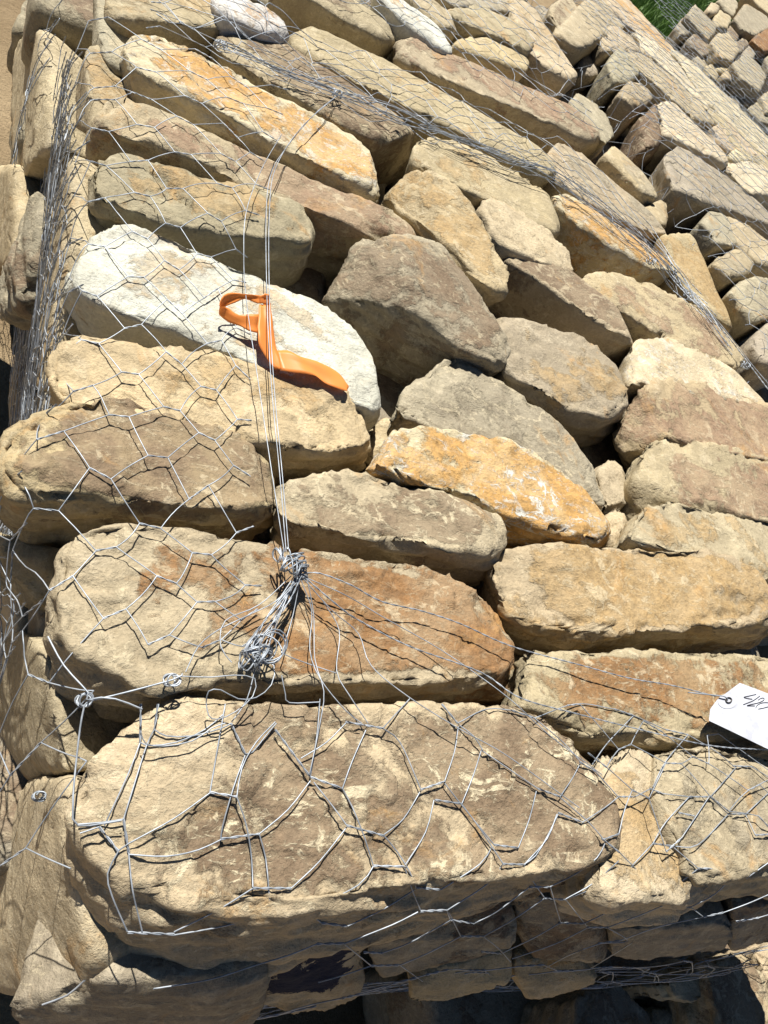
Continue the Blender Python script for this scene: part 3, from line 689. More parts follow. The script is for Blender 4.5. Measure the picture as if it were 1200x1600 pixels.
# ------------------------------------------------------------------ wire netting
def maxfilt(A, k):
    B = A.copy()
    for d in range(1, k + 1):
        for ax in (0, 1):
            pass
    for ax in (0, 1):
        C = B.copy()
        for d in range(-k, k + 1): C = np.maximum(C, np.roll(B, d, axis=ax))
        B = C
    return B
def boxblur(A, k):
    for ax in (0, 1):
        C = np.zeros_like(A)
        for d in range(-k, k + 1): C += np.roll(A, d, axis=ax)
        A = C / (2 * k + 1)
    return A
H0 = maxfilt(HM, 1)                                   # the stone surface itself
HE = boxblur(np.maximum(maxfilt(HM, 3), -.12), 4)     # taut cover over it
def samp(A, x, y):
    fx = (x - HM_X0) / HM_S - .5; fy = (y - HM_Y0) / HM_S - .5
    ix = int(min(max(fx, 0), A.shape[0] - 2)); iy = int(min(max(fy, 0), A.shape[1] - 2)); a = min(max(fx - ix, 0), 1); b = min(max(fy - iy, 0), 1)
    return float((A[ix, iy] * (1 - a) + A[ix + 1, iy] * a) * (1 - b) + (A[ix, iy + 1] * (1 - a) + A[ix + 1, iy + 1] * a) * b)
def cover(x, y, off=.008): return max(samp(HE, x, y), samp(H0, x, y)) + off
def snap(px, py, lift=.01):
    z = 0.0
    for _ in range(6):
        w = un(px, py, z); z = max(samp(HE, w[0], w[1]), samp(H0, w[0], w[1])) + lift
    return un(px, py, z)

class Wires:
    def __init__(self): self.v = []; self.f = []; self.n = 0
    def tube(self, P, r=.0007, k=5):
        P = np.asarray(P, float)
        T = np.gradient(P, axis=0); T /= (np.linalg.norm(T, axis=1)[:, None] + 1e-9)
        ref = np.array([.31, .17, .93]); A = np.cross(T, ref); A /= (np.linalg.norm(A, axis=1)[:, None] + 1e-9); B = np.cross(T, A)
        an = np.arange(k) / k * 2 * math.pi
        R = P[:, None, :] + r * (np.cos(an)[None, :, None] * A[:, None, :] + np.sin(an)[None, :, None] * B[:, None, :])
        m = len(P); idx = np.arange(m * k).reshape(m, k) + self.n
        q = np.stack([idx[:-1], np.roll(idx[:-1], -1, 1), np.roll(idx[1:], -1, 1), idx[1:]], -1).reshape(-1, 4)
        self.v.append(R.reshape(-1, 3)); self.f.append(q); self.n += m * k
    def twist(self, a, b, r=.0011, pitch=.011, ctr=None):
        a = np.asarray(a); b = np.asarray(b); L = np.linalg.norm(b - a)
        if L < 1e-4: return
        m = max(6, int(L / pitch * 6)); t = np.linspace(0, 1, m)
        c = a + (b - a) * t[:, None]
        d = (b - a) / L; e = np.cross(d, [.2, .3, .9]); e /= np.linalg.norm(e); g = np.cross(d, e)
        ph = t * L / pitch * 2 * math.pi * .5
        for s in (0, math.pi): self.tube(c + r * 1.05 * (np.cos(ph + s)[:, None] * e + np.sin(ph + s)[:, None] * g), r, 5)
    def twistpath(self, P, r=.0011, pitch=.012):
        P = smooth(P, .004); T = np.gradient(P, axis=0); T /= np.linalg.norm(T, axis=1)[:, None]
        e = np.cross(T, [.2, .3, .9]); e /= np.linalg.norm(e, axis=1)[:, None]; g = np.cross(T, e)
        s_ = np.concatenate([[0], np.cumsum(np.linalg.norm(np.diff(P, axis=0), axis=1))]); ph = s_ / pitch * math.pi
        for s in (0, math.pi): self.tube(P + r * 1.05 * (np.cos(ph + s)[:, None] * e + np.sin(ph + s)[:, None] * g), r, 5)
    def build(self, name, parent, mat=None):
        o = mesh_obj(name, np.concatenate(self.v) + np.array([0, 0, TOP]), np.concatenate(self.f), mat or WIRE, parent)
        return o
def smooth(P, step=.008):
    """Catmull-Rom through P"""
    P = [np.asarray(p, float) for p in P]
    if len(P) == 2: P = [P[0], (P[0] + P[1]) / 2, P[1]]
    Q = [2 * P[0] - P[1]] + P + [2 * P[-1] - P[-2]]; out = []
    for i in range(1, len(Q) - 2):
        n = max(2, int(np.linalg.norm(Q[i + 1] - Q[i]) / step)); 
        for t in np.arange(n) / n:
            a, b, c, d = Q[i - 1], Q[i], Q[i + 1], Q[i + 2]
            out.append(.5 * (2 * b + (c - a) * t + (2 * a - 5 * b + 4 * c - d) * t * t + (3 * b - a - 3 * c + d) * t ** 3))
    out.append(P[-1]); return np.array(out)

def hexnet(W, pos, a0, a1, b0, b1, cw=.074, rp=.054, tw=.024, jit=.005, r=.0006, seed=1, seg=5, keep=None, ripple=.0018):
    """hexagonal netting; twists run along b. pos(a, b) -> point"""
    rg = random.Random(seed); nodes = {}
    nj = int((b1 - b0) / rp); ni = int((a1 - a0) / cw)
    for j in range(nj + 1):
        for i in range(-1, ni + 2):
            a = a0 + (i + .5 * (j % 2)) * cw; b = b0 + j * rp
            if a < a0 - .01 or a > a1 + .01: continue
            ja, jb = rg.gauss(0, jit), rg.gauss(0, jit); sk = rg.gauss(0, .004)
            lo = (a + ja - sk, b + jb - tw / 2); hi = (a + ja + sk, b + jb + tw / 2)
            nodes[(i, j)] = (lo, hi)
    for (i, j), (lo, hi) in nodes.items():
        P0 = pos(*lo); P1 = pos(*hi)
        if P0 is None or P1 is None: continue
        if keep and not keep(P0): continue
        L = np.linalg.norm(P1 - P0)
        if L > .006: W.twist(P0, P1, r * .85)
        else: W.tube([P0, (P0 + P1) / 2, P1], r)
        for nb in ((i, j + 1), (i - 1, j + 1)) if j % 2 == 0 else ((i + 1, j + 1), (i, j + 1)):
            if nb not in nodes: continue
            q = nodes[nb][0]
            pts = []
            bow = rg.gauss(0, ripple)
            for t in np.linspace(0, 1, seg + 1):
                p = pos(hi[0] + (q[0] - hi[0]) * t, hi[1] + (q[1] - hi[1]) * t)
                if p is None: break
                pts.append(p + np.array([bow, -bow, abs(bow) * .5]) * math.sin(math.pi * t))
            else:
                # pull towards a straight span between the twists, as taut wire does
                pts = np.array(pts); st = pts[0] + (pts[-1] - pts[0]) * np.linspace(0, 1, seg + 1)[:, None]
                pts = pts * .55 + st * .45
                W.tube(pts, r)

def empty(name, loc):
    o = bpy.data.objects.new(name, None); COL.objects.link(o); o.empty_display_size = .05; return o

K1 = snap(455, 885, .025); K2 = snap(402, 1018, .02)
net = empty('wire_netting', (0, 0, 0))
tag(net, 'galvanised hexagonal wire netting gathered in a twisted knot over the nearest pile', 'wire netting', 'wire nettings around the piles')

# left panel: over the left rim, gathered towards the strings and the knot
def left_edge(y):
    return .045 + .02 * math.sin(y * 3.0) - (.03 if y > .30 and y < .5 else 0) * math.sin((y - .30) / .2 * math.pi)
def left_pos(a, b):
    """a along the pile, b inwards over the rim (negative: down the side)"""
    xe = left_edge(a)
    if b >= 0:
        s = min(b / .285, 1.0)
        iy = max(a, K1[1] + .25 * (a - K1[1])) if a < K1[1] else a
        ix = .285 + max(0, a - .75) * .25
        x = xe + (ix - xe) * s; y = a + (iy - a) * s ** 1.3
        return np.array([x, y, cover(x, y, -.001 + .007 * math.sin(math.pi * s))])
    z0 = cover(xe, a, .008)
    d = -b; out = .030 * (1 - math.exp(-d / .05)) + .004 * math.sin(a * 9 + d * 5) * min(1, d * 5)
    bot = .06 * math.sin(a * 2.3) * min(1, d)
    return np.array([xe - out + .012 * d + bot * .2, a, z0 - d * .96])
W = Wires(); hexnet(W, left_pos, .05, 1.20, -.80, .27, .070, .054, .022, .0035, seed=3, keep=lambda P: not (P[1] < .235 and P[0] > .07))
W.build('side_panel', net)
W = Wires(); hexnet(W, left_pos, .03, 1.20, -.80, -.03, .062, .05, .02, .010, seed=9, r=.0006)
W.build('side_panel', net)

W = Wires(); hexnet(W, lambda a, b: left_pos(a, b) - np.array([.004, 0, 0]), .25, 1.20, -.80, -.02, .062, .06, .026, .008, seed=19, r=.0006)
W.build('side_panel', net)

W = Wires(); hexnet(W, lambda a, b: left_pos(a, b) - np.array([.007, 0, 0]), .35, 1.25, -.80, -.03, .056, .062, .026, .009, seed=29, r=.0006)
hexnet(W, lambda a, b: left_pos(a, b) + np.array([.004, 0, 0]), .30, 1.25, -.60, -.01, .058, .066, .026, .009, seed=39, r=.0006)
W.build('side_panel', net)

# front panel: folded over the front rim, gathered to the knot and along a cord to the right
def front_lip(x): return .048 - .055 * sstep(.55, 1.05, x)
def inner_line(x):
    if x < .30: return np.array([K2[0] + (x - K2[0]) * .35, K2[1] - .01])
    t = x - .30; return np.array([.30 + t * 1.0, .30 - t * .20])
def front_pos(a, b):
    """a inwards over the rim (negative: down the front), b along the front"""
    yl = front_lip(b)
    if a >= 0:
        s = min(a / .20, 1.0); q = inner_line(b)
        x = b + (q[0] - b) * s ** 1.2; y = yl + (q[1] - yl) * s
        return np.array([x, y, cover(x, y, .001 + .004 * math.sin(math.pi * s))])
    z0 = cover(b, yl, .006); d = -a
    out = .108 * (1 - math.exp(-d / .10)) + .005 * math.sin(b * 17 + d * 11) * min(1, d * 8)
    return np.array([b + .02 * math.sin(d * 7), yl - out, z0 - d * .96])
def shell(px, py, lift=.003):
    """where the sight line through a photograph pixel meets the net drawn over the front rim"""
    last = None
    for z in np.arange(.10, -.62, -.003):
        w = un(px, py, z); yl = front_lip(w[0])
        if w[1] >= yl:
            if z <= max(samp(HE, w[0], w[1]) - .004, samp(H0, w[0], w[1])) + lift: return w
        else:
            d = cover(w[0], yl, .004) - z
            if d > 0 and w[1] >= yl - .108 * (1 - math.exp(-d / .10)): return w
        last = w
    return None
# twisted joints and single wires of the front net (pairs / runs of photograph pixels)
TW = [(220,1100,219,1160),(247,1100,241,1140),(155,1292,185,1330),(193,1280,201,1332),(328,1238,370,1245),(345,1311,405,1303),(200,1457,272,1460),(395,1388,455,1388),(420,1428,480,1424),
      (361,1130,383,1178),(430,1140,485,1214),(485,1214,535,1232),(540,1128,598,1138),(542,1290,600,1306),(583,1353,632,1354),(657,1234,695,1221),(680,1250,722,1256),(772,1320,810,1325),(785,1350,820,1351),
      (650,1387,688,1390),(657,1424,698,1422),(502,1442,542,1447),(495,1475,538,1474),(568,1488,597,1489),(703,1437,740,1443),(580,1509,625,1508),(720,1463,755,1463),(827,1386,860,1386),(850,1403,883,1406),
      (873,1442,912,1443),(917,1449,950,1449),(1038,1413,1080,1418),(997,1399,1030,1403),(1142,1371,1168,1371),(1090,1357,1123,1357),(840,1232,875,1245),(872,1270,910,1285),(1077,1245,1110,1245),(1137,1272,1165,1272),
      (1145,1197,1175,1198),(1015,1232,1035,1240),(965,1245,990,1245),(940,1310,968,1332),(1020,1318,1050,1322),(752,1487,783,1490),(678,1561,725,1565),(935,1474,968,1470),(830,1545,858,1543),(800,1520,842,1518),
      (1098,1433,1130,1426),(1150,1440,1185,1434),(1060,1270,1085,1275),(1180,1305,1210,1303),(905,1190,930,1205),(800,1110,835,1122),(690,1100,715,1130),(960,1108,990,1118),(1040,1140,1075,1148)]
RUN = [[(219,1160),(200,1210),(163,1290)],[(241,1140),(229,1165),(210,1225),(193,1280)],[(219,1160),(235,1165),(275,1160),(320,1140),(350,1115)],[(241,1140),(260,1150),(300,1150),(345,1138),(361,1130)],
       [(122,1288),(160,1285),(193,1280)],[(125,1302),(155,1292)],[(185,1330),(201,1318),(270,1280),(328,1239)],[(201,1335),(260,1338),(310,1328),(345,1312)],[(328,1238),(345,1140),(352,1100)],
       [(370,1245),(378,1200),(400,1160),(430,1128)],[(345,1311),(348,1290),(365,1230),(383,1180)],[(370,1245),(385,1290),(393,1340),(395,1386)],[(405,1303),(415,1340),(420,1390),(422,1427)],
       [(201,1332),(207,1390),(222,1455)],[(185,1330),(168,1365),(175,1400),(199,1456)],[(272,1456),(340,1422),(395,1388)],[(272,1461),(350,1447),(420,1428)],[(405,1303),(450,1265),(485,1220)],
       [(455,1388),(500,1345),(542,1292)],[(383,1178),(395,1175),(415,1150),(432,1130)],[(485,1212),(495,1150),(500,1092)],[(470,1185),(510,1160),(540,1130)],[(535,1232),(550,1190),(572,1140)],
       [(535,1232),(550,1260),(570,1310),(583,1352)],[(490,1222),(520,1260),(542,1290)],[(632,1354),(642,1385),(657,1423)],[(600,1306),(620,1330),(640,1362),(650,1387)],[(600,1304),(630,1280),(657,1236)],
       [(695,1220),(710,1175),(716,1135)],[(722,1255),(740,1210),(752,1172)],[(678,1250),(665,1300),(633,1352)],[(695,1224),(715,1250),(772,1320)],[(722,1257),(750,1295),(785,1348)],
       [(768,1324),(750,1350),(689,1390)],[(785,1351),(760,1382),(699,1422)],[(583,1354),(560,1383),(481,1423)],[(648,1390),(600,1420),(543,1447)],[(480,1424),(502,1442)],[(653,1425),(613,1445),(539,1474)],
       [(495,1475),(450,1493),(400,1508),(330,1530),(240,1545)],[(597,1489),(640,1473),(703,1438)],[(698,1422),(703,1437)],[(740,1443),(775,1425),(826,1387)],[(625,1508),(667,1490),(720,1463)],
       [(755,1463),(800,1438),(850,1404)],[(538,1475),(580,1509)],[(701,1425),(720,1463)],[(625,1508),(660,1533),(680,1558)],[(580,1509),(533,1525),(497,1535)],[(755,1463),(780,1483),(798,1503)],
       [(818,1351),(837,1337),(855,1307),(872,1272)],[(818,1352),(833,1377),(850,1402)],[(860,1385),(900,1365),(933,1340),(945,1318)],[(883,1405),(927,1380),(967,1345)],[(860,1387),(868,1415),(876,1441)],
       [(912,1443),(950,1425),(997,1400)],[(884,1406),(917,1447)],[(950,1449),(1000,1430),(1038,1414)],[(917,1450),(867,1475),(800,1498)],[(873,1443),(835,1465),(785,1489)],[(1080,1417),(1117,1397),(1142,1372)],
       [(1168,1371),(1205,1345)],[(1033,1402),(1090,1358)],[(752,1172),(800,1205),(840,1232)],[(838,1236),(827,1280),(810,1324)],[(870,1272),(855,1310),(820,1350)],[(875,1245),(895,1215),(908,1190)],
       [(875,1246),(920,1285),(942,1310)],[(910,1285),(945,1262),(965,1246)],[(1110,1245),(1150,1199)],[(1077,1245),(1040,1285),(1020,1318)],[(1110,1246),(1137,1271)],[(1165,1272),(1205,1235)],[(1137,1273),(1090,1320),(1050,1322)],
       [(990,1246),(1015,1233)],[(1035,1240),(1077,1245)],[(968,1332),(1000,1365),(1038,1412)],[(1050,1322),(1090,1356)],[(1123,1357),(1142,1370)],[(1165,1273),(1180,1304)],[(1175,1198),(1210,1220)],
       [(930,1205),(965,1244)],[(1020,1318),(990,1350),(968,1372),(883,1405)],[(950,1450),(980,1470),(935,1474)],[(968,1470),(1030,1448),(1098,1433)],[(1080,1418),(1098,1432)],[(1130,1426),(1168,1412),(1205,1396)],
       [(935,1475),(890,1492),(842,1518)],[(1185,1434),(1215,1425)],[(725,1565),(770,1548),(800,1521)],[(858,1543),(920,1515),(988,1473)],[(598,1138),(625,1160),(657,1232)],[(598,1138),(640,1092)],
       [(716,1132),(740,1150),(754,1172)],[(715,1130),(760,1108),(800,1110)],[(835,1122),(880,1160),(905,1188)],[(835,1122),(900,1100),(960,1108)],[(990,1118),(1040,1140)],[(1075,1148),(1120,1175),(1145,1196)],[(990,1118),(950,1160),(925,1195)],[(1075,1148),(1040,1190),(1020,1230)]]
W = Wires()
for x0, y0, x1, y1 in TW:
    P0 = shell(x0, y0); P1 = shell(x1, y1)
    if P0 is not None and P1 is not None and np.linalg.norm(P1 - P0) < .16: W.twist(P0, P1, .00056)
for run in RUN:
    P = [shell(*q) for q in run]; P = [q for q in P if q is not None]
    if len(P) > 1 and max(np.linalg.norm(P[i + 1] - P[i]) for i in range(len(P) - 1)) < .22: W.tube(smooth(P), .00064)
W.build('front_panel', net)
W = Wires(); hexnet(W, front_pos, -.85, -.20, .05, 1.45, .086, .064, .026, .009, seed=15, r=.0007)
W.build('front_panel', net)
W = Wires(); hexnet(W, front_pos, -.85, -.24, .05, 1.45, .080, .060, .026, .012, seed=16, r=.0006)
W.build('front_panel', net)
W = Wires(); hexnet(W, front_pos, .03, .16, .62, 1.40, .066, .06, .024, .009, seed=17, r=.0006)
W.build('front_panel', net)

# rear panel: bunched along the back rim
BUNCH = [(335,68),(390,95),(450,118),(530,146),(620,185),(700,215),(790,252),(860,275),(930,325),(1000,385),(1060,440),(1090,475),(1130,525),(1170,575),(1205,615)]
bz = [snap(x, y, .012) for x, y in BUNCH]
for k in range(7):
    W = Wires(); rg = random.Random(40 + k)
    lo = rg.choice([0, 0, 1, 2, 3]); hi = rg.choice([8, 10, 11, 13, 15, 15])
    P = [p + np.array([rg.gauss(0, .014), rg.gauss(0, .017), abs(rg.gauss(0, .006))]) for p in bz[lo:hi]]
    W.twistpath(P, .0006) if k % 3 == 0 else W.tube(smooth(P), .0007)
    W.build('gathered_wire', net)
def rear_pos(a, b):
    x = b; yl = np.interp(b, [p[0] for p in bz], [p[1] for p in bz])
    s = a / .22; y = yl + a + .02 * math.sin(b * 13) * s
    return np.array([x, y, cover(x, y, .008)])
W = Wires(); hexnet(W, rear_pos, 0.0, .20, .12, 1.36, .05, .05, .02, .009, seed=21, r=.0006)
hexnet(W, lambda a, b: rear_pos(a * .7 - .03, b), 0.0, .16, .12, 1.36, .06, .06, .02, .010, seed=22, r=.0005)
W.build('rear_panel', net)

# strings up from the knot
def cord(name, px, lift=.02, r=.00055, twisted=False, rise=None):
    P = []
    for k, q in enumerate(px): P.append(snap(q[0], q[1], q[2] if len(q) > 2 else lift))
    W = Wires()
    if twisted: W.twistpath(P, r * .85)
    else: W.tube(smooth(P), r)
    return W.build(name, net)
cord('tie_wire', [(447,862,.025),(437,740,.028),(424,600,.03),(417,460,.028),(416,330,.025),(424,270,.022),(448,230,.02),(490,180,.02),(528,148,.012)])
cord('tie_wire', [(451,860,.025),(441,740,.03),(428,600,.032),(421,465,.03),(421,330,.025),(431,262,.022),(470,200,.02),(526,150,.014)])
cord('tie_wire', [(444,862,.025),(425,740,.028),(404,600,.03),(385,470,.026),(381,400,.022),(385,330,.02),(410,262,.02),(440,210,.015)])
cord('tie_wire', [(528,147,.015),(470,128,.02),(420,105,.02),(370,84,.018),(345,70,.012)], twisted=True)

# the knot: two coils with a bundle of wires between
def coil(name, c, ax, R, turns, seed, r=.00075, squash=.7):
    rg = random.Random(seed); W = Wires(); ax = np.array(ax, float); ax /= np.linalg.norm(ax)
    e = np.cross(ax, [.1, .2, .97]); e /= np.linalg.norm(e); g = np.cross(ax, e); P = []
    n = int(turns * 16)
    for k in range(n):
        t = k / 16 * 2 * math.pi; rr = R * (1 + .22 * math.sin(k * .37 + seed) + .1 * math.sin(k * .11 * seed))
        wob = ax * (R * 1.0 * math.sin(k * .043 * (seed % 5 + 2)))
        P.append(c + rr * (math.cos(t) * e + squash * math.sin(t) * g) + wob)
    W.tube(np.array(P), r, 5); return W.build(name, net)
coil('tie_knot', K1 + np.array([0, 0, .002]), (1, -.5, .2), .0085, 9, 3)
coil('tie_knot', snap(466, 878, .024), (.3, -.9, -.1), .0075, 10, 5)
coil('tie_knot', snap(470, 895, .018), (.1, -1, -.1), .006, 9, 7)
coil('tie_knot', snap(440, 868, .022), (1, .2, .0), .007, 6, 11)
coil('tie_knot', K2, (.6, -.7, .2), .0105, 10, 4)
coil('tie_knot', K2 + np.array([.006, .004, .004]), (.1, -.3, 1), .014, 4, 6, squash=.9)
coil('tie_knot', snap(392, 1030, .014), (1, -.1, .1), .009, 6, 8)
for k in range(11):
    rg = random.Random(70 + k); A = (468 + rg.uniform(-8, 6), 898 + rg.uniform(-6, 8), .022); B = (398 + rg.uniform(-16, 22), 1012 + rg.uniform(-10, 14), .018)
    M = ((A[0] + B[0]) / 2 + rg.uniform(-14, 12), (A[1] + B[1]) / 2 + rg.uniform(-8, 8), .022 + rg.uniform(-.006, .012))
    cord('gathered_wire', [A, M, B], twisted=(k % 4 == 0))
for (x, y, sd_) in ((346,70,3),(527,147,4),(1017,408,5),(1076,462,6),(1165,570,7)):
    coil('tie_knot', snap(x, y, .012), (1, -.4, .2), .008, 6, sd_)
# fans from the knot
FAN = [
    [(474,896,.02),(500,896,.022),(548,914,.02),(597,940,.014),(660,955,.012),(720,975,.01),(800,1010,.012),(910,1040,.012),(985,1060,.014),(1050,1071,.018),(1118,1088,.028)],
    [(476,902,.02),(530,948,.018),(562,970,.012),(640,1010,.01),(750,1050,.012),(812,1090,.012),(900,1115,.014),(1000,1140,.012),(1110,1165,.012),(1205,1172,.012)],
    [(474,904,.02),(520,955,.014),(560,990,.01),(580,1040,.012),(640,1090,.012),(720,1140,.008),(775,1170,.008),(820,1200,.008),(905,1262,.008)],
    [(472,900,.02),(540,930,.014),(600,965,.01),(680,1010,.01),(740,1050,.01),(800,1095,.012),(860,1150,.012),(940,1210,.01)],
    [(470,905,.02),(487,955,.014),(484,1015,.012),(500,1060,.012),(540,1110,.01),(565,1130,.008)],
    [(468,908,.02),(458,960,.014),(444,1010,.012),(444,1022,.012),(484,1038,.01),(526,1052,.01)],
    [(480,905,.02),(490,960,.012),(492,1030,.012),(506,1080,.012),(500,1130,.008),(484,1208,.006)],
    [(505,940,.014),(530,985,.012),(526,1048,.012),(545,1085,.012),(575,1130,.008)],
    [(462,908,.02),(430,940,.014),(380,965,.012),(340,985,.01),(310,1010,.012),(290,1050,.012)],
    [(455,900,.02),(405,945,.012),(352,970,.012),(345,1010,.012),(362,1035,.012)],
    [(402,1030,.016),(395,1060,.012),(385,1095,.008),(362,1128,.005)],
]
for k, p in enumerate(FAN): cord('fan_wire', p, twisted=(k < 2))
# loose loops and small rings of wire
cord('loose_loop', [(322,1098,.012),(326,1080,.02),(345,1078,.022),(372,1092,.02),(400,1090,.02),(424,1070,.02),(428,1040,.018),(405,1030,.014)])
cord('loose_loop', [(322,1098,.012),(326,1118,.012),(340,1124,.012),(368,1112,.012),(395,1088,.014),(398,1060,.018),(365,1055,.018),(330,1058,.016),(270,1056,.014)])
cord('loose_loop', [(440,1055,.016),(446,1085,.014),(452,1098,.012),(500,1097,.012)])
cord('loose_wire', [(220,1145,.012),(228,1162,.008),(255,1166,.006),(300,1158,.006),(330,1138,.008),(352,1130,.01)])
cord('loose_wire', [(222,1108,.014),(180,1092,.02),(140,1093,.02),(128,1120,.02),(118,1200,.02),(114,1260,.02),(122,1290,.012),(190,1282,.006)], r=.0008)
cord('loose_wire', [(75,995,.02),(100,1040,.02),(138,1082,.02),(144,1094,.02),(270,1062,.014),(285,1052,.014)], r=.0008)
cord('loose_wire', [(66,1570,-.02),(105,1555,-.02),(132,1532,-.02)], r=.0008)
for (x, y, R, lift) in ((268, 1064, .0055, .008), (130, 1093, .0055, .012), (62, 1243, .0045, .0)):
    coil('wire_ring', snap(x, y, lift) if x != 62 else un(x, y, -.10), (.2, -.3, 1), R, 4, int(x) % 7 + 2, squash=.85)
# nettings of the other piles
def other_net(label, specs, seed):
    e = empty('wire_netting', (0, 0, 0)); tag(e, label, 'wire netting', 'wire nettings around the piles')
    for k, (nm, fn, a0, a1, b0, b1, cw, rp) in enumerate(specs):
        W = Wires(); hexnet(W, fn, a0, a1, b0, b1, cw, rp, .02, .008, seed=seed + k, r=.0006, ripple=.005); W.build(nm, e)
    return e
def p2_left(a, b):
    xe = -.004
    d = max(0, -b)
    return np.array([xe - .035 * (1 - math.exp(-d / .06)) + .005 * math.sin(a * 9 + d * 5), a, -.12 - d])
def top_pos(a, b): return np.array([b, a, cover(b, a, .010)])
def p2_front(a, b): return None
other_net('wire netting over the pile behind, dense along its left flank',
          [('side_panel', p2_left, 1.22, 2.4, -.78, 0.0, .06, .05), ('side_panel', p2_left, 1.22, 2.4, -.78, 0.0, .064, .052),
           ('top_panel', top_pos, 1.62, 2.3, .15, 1.2, .07, .055)], 60)
def p3_left(a, b):
    d = max(0, -b); x = 1.40 + .05 * math.sin(a * 5)
    return np.array([x - .04 * (1 - math.exp(-d / .06)), a, cover(x + .05, a, .01) - d])
other_net('wire netting over the right rear pile, hanging across the dark gap',
          [('side_panel', p3_left, .75, 2.6, -.5, 0.0, .075, .06), ('top_panel', top_pos, .80, 2.7, 1.46, 2.5, .075, .06), ('top_panel', top_pos, 1.9, 2.7, 1.4, 2.5, .06, .05)], 80)
W4 = empty('wire_netting', (0, 0, 0)); tag(W4, 'wire netting over the farthest pile of round boulders', 'wire netting', 'wire nettings around the piles')
W = Wires(); hexnet(W, top_pos, 2.6, 4.0, 2.4, 3.6, .08, .06, .02, .01, seed=91, r=.0008); W.build('top_panel', W4)

# ------------------------------------------------------------------ orange ribbon
def strip(name, pairs, mat, parent=None, n=7, thick=.00015):
    """band through pairs of edge points"""
    A = smooth([p for p, q in pairs], .004); k = len(A)
    B0 = [q for p, q in pairs]
    # resample the other edge to the same count
    B = smooth(B0, .002); sB = np.concatenate([[0], np.cumsum(np.linalg.norm(np.diff(B, axis=0), axis=1))])
    tA = []; i = 0
    # parameter by control index keeps pairs together
    segs = [max(2, int(np.linalg.norm(np.asarray(pairs[i + 1][0]) - np.asarray(pairs[i][0])) / .004)) for i in range(len(pairs) - 1)]
    sb = [max(2, int(np.linalg.norm(np.asarray(pairs[i + 1][1]) - np.asarray(pairs[i][1])) / .002)) for i in range(len(pairs) - 1)]
    cb = np.concatenate([[0], np.cumsum(sb)])
    rows = []
    for i, m in enumerate(segs):
        for t in np.arange(m) / m: rows.append(cb[i] + t * sb[i])
    rows.append(cb[-1]); rows = np.clip(np.array(rows), 0, len(B) - 1)
    lo = np.floor(rows).astype(int); hi = np.minimum(lo + 1, len(B) - 1); fr = (rows - lo)[:, None]
    Bq = B[lo] * (1 - fr) + B[hi] * fr
    m = min(len(A), len(Bq)); A = A[:m]; Bq = Bq[:m]
    V_ = []; F_ = []
    for j in range(n):
        t = j / (n - 1); V_.append(A * (1 - t) + Bq * t)
    V_ = np.stack(V_, 1); nr = m
    V_[:, :, 2] += .0012 * np.sin(np.linspace(0, 9, nr))[:, None] * np.linspace(-1, 1, n)[None, :]
    cr = perlin(np.stack([np.linspace(0, nr * .16, nr)[:, None] + 0 * np.arange(n)[None, :], 0 * np.linspace(0, 1, nr)[:, None] + np.arange(n)[None, :] * .33, np.full((nr, n), 3.7)], -1).reshape(-1, 3)).reshape(nr, n)
    V_[:, :, 2] += .0022 * cr; V_[:, :, 0] += .0010 * cr
    idx = np.arange(nr * n).reshape(nr, n)
    F_ = np.stack([idx[:-1, :-1], idx[1:, :-1], idx[1:, 1:], idx[:-1, 1:]], -1).reshape(-1, 4)
    o = mesh_obj(name, V_.reshape(-1, 3) + np.array([0, 0, TOP]), F_, mat, parent)
    md = o.modifiers.new('thickness', 'SOLIDIFY'); md.thickness = thick
    return o
rib = empty('orange_ribbon', (0, 0, 0)); tag(rib, 'bright orange plastic flagging ribbon looped on the wire over the white slab', 'ribbon')
def zp(x, y, l): return snap(x, y, l)
def rp_(x, y, l): return zp(320 + x / 4.8, 430 + y / 4.8, .004 + l * .5)
strip('ribbon_loop', [(rp_(470,150,.040), rp_(455,205,.030)), (rp_(410,145,.044), rp_(395,215,.030)), (rp_(320,140,.046), rp_(300,185,.030)), (rp_(220,132,.046), rp_(235,205,.030)), (rp_(135,155,.042), rp_(150,235,.026)),
                      (rp_(104,230,.036), rp_(112,280,.016)), (rp_(150,240,.034), rp_(108,300,.012)), (rp_(190,250,.034), rp_(170,350,.012)), (rp_(260,290,.034), rp_(262,390,.012)), (rp_(330,290,.036), rp_(320,425,.014)), (rp_(400,295,.036), rp_(395,440,.016))], TAPE, rib)
strip('ribbon_knot', [(rp_(415,150,.048), rp_(410,215,.034)), (rp_(450,140,.052), rp_(450,215,.036)), (rp_(485,145,.046), rp_(492,235,.030))], TAPE, rib)
strip('ribbon_tail', [(rp_(415,215,.036), rp_(492,220,.034)), (rp_(400,330,.030), rp_(505,330,.028)), (rp_(392,440,.024), rp_(522,450,.020)), (rp_(400,520,.018), rp_(538,540,.014)), (rp_(450,600,.012), rp_(555,620,.008)), (rp_(530,700,.004), rp_(574,714,.004))], TAPE, rib)
strip('ribbon_tail', [(rp_(545,560,.012), rp_(565,714,.004)), (rp_(620,560,.014), rp_(700,738,.006)), (rp_(700,600,.016), rp_(770,748,.008)), (rp_(770,630,.012), rp_(830,755,.010)), (rp_(860,665,.010), rp_(890,795,.008)), (rp_(960,705,.010), rp_(960,840,.006)), (rp_(1035,755,.010), rp_(1030,868,.004)), (rp_(1082,830,.008), rp_(1065,872,.004))], TAPE, rib)

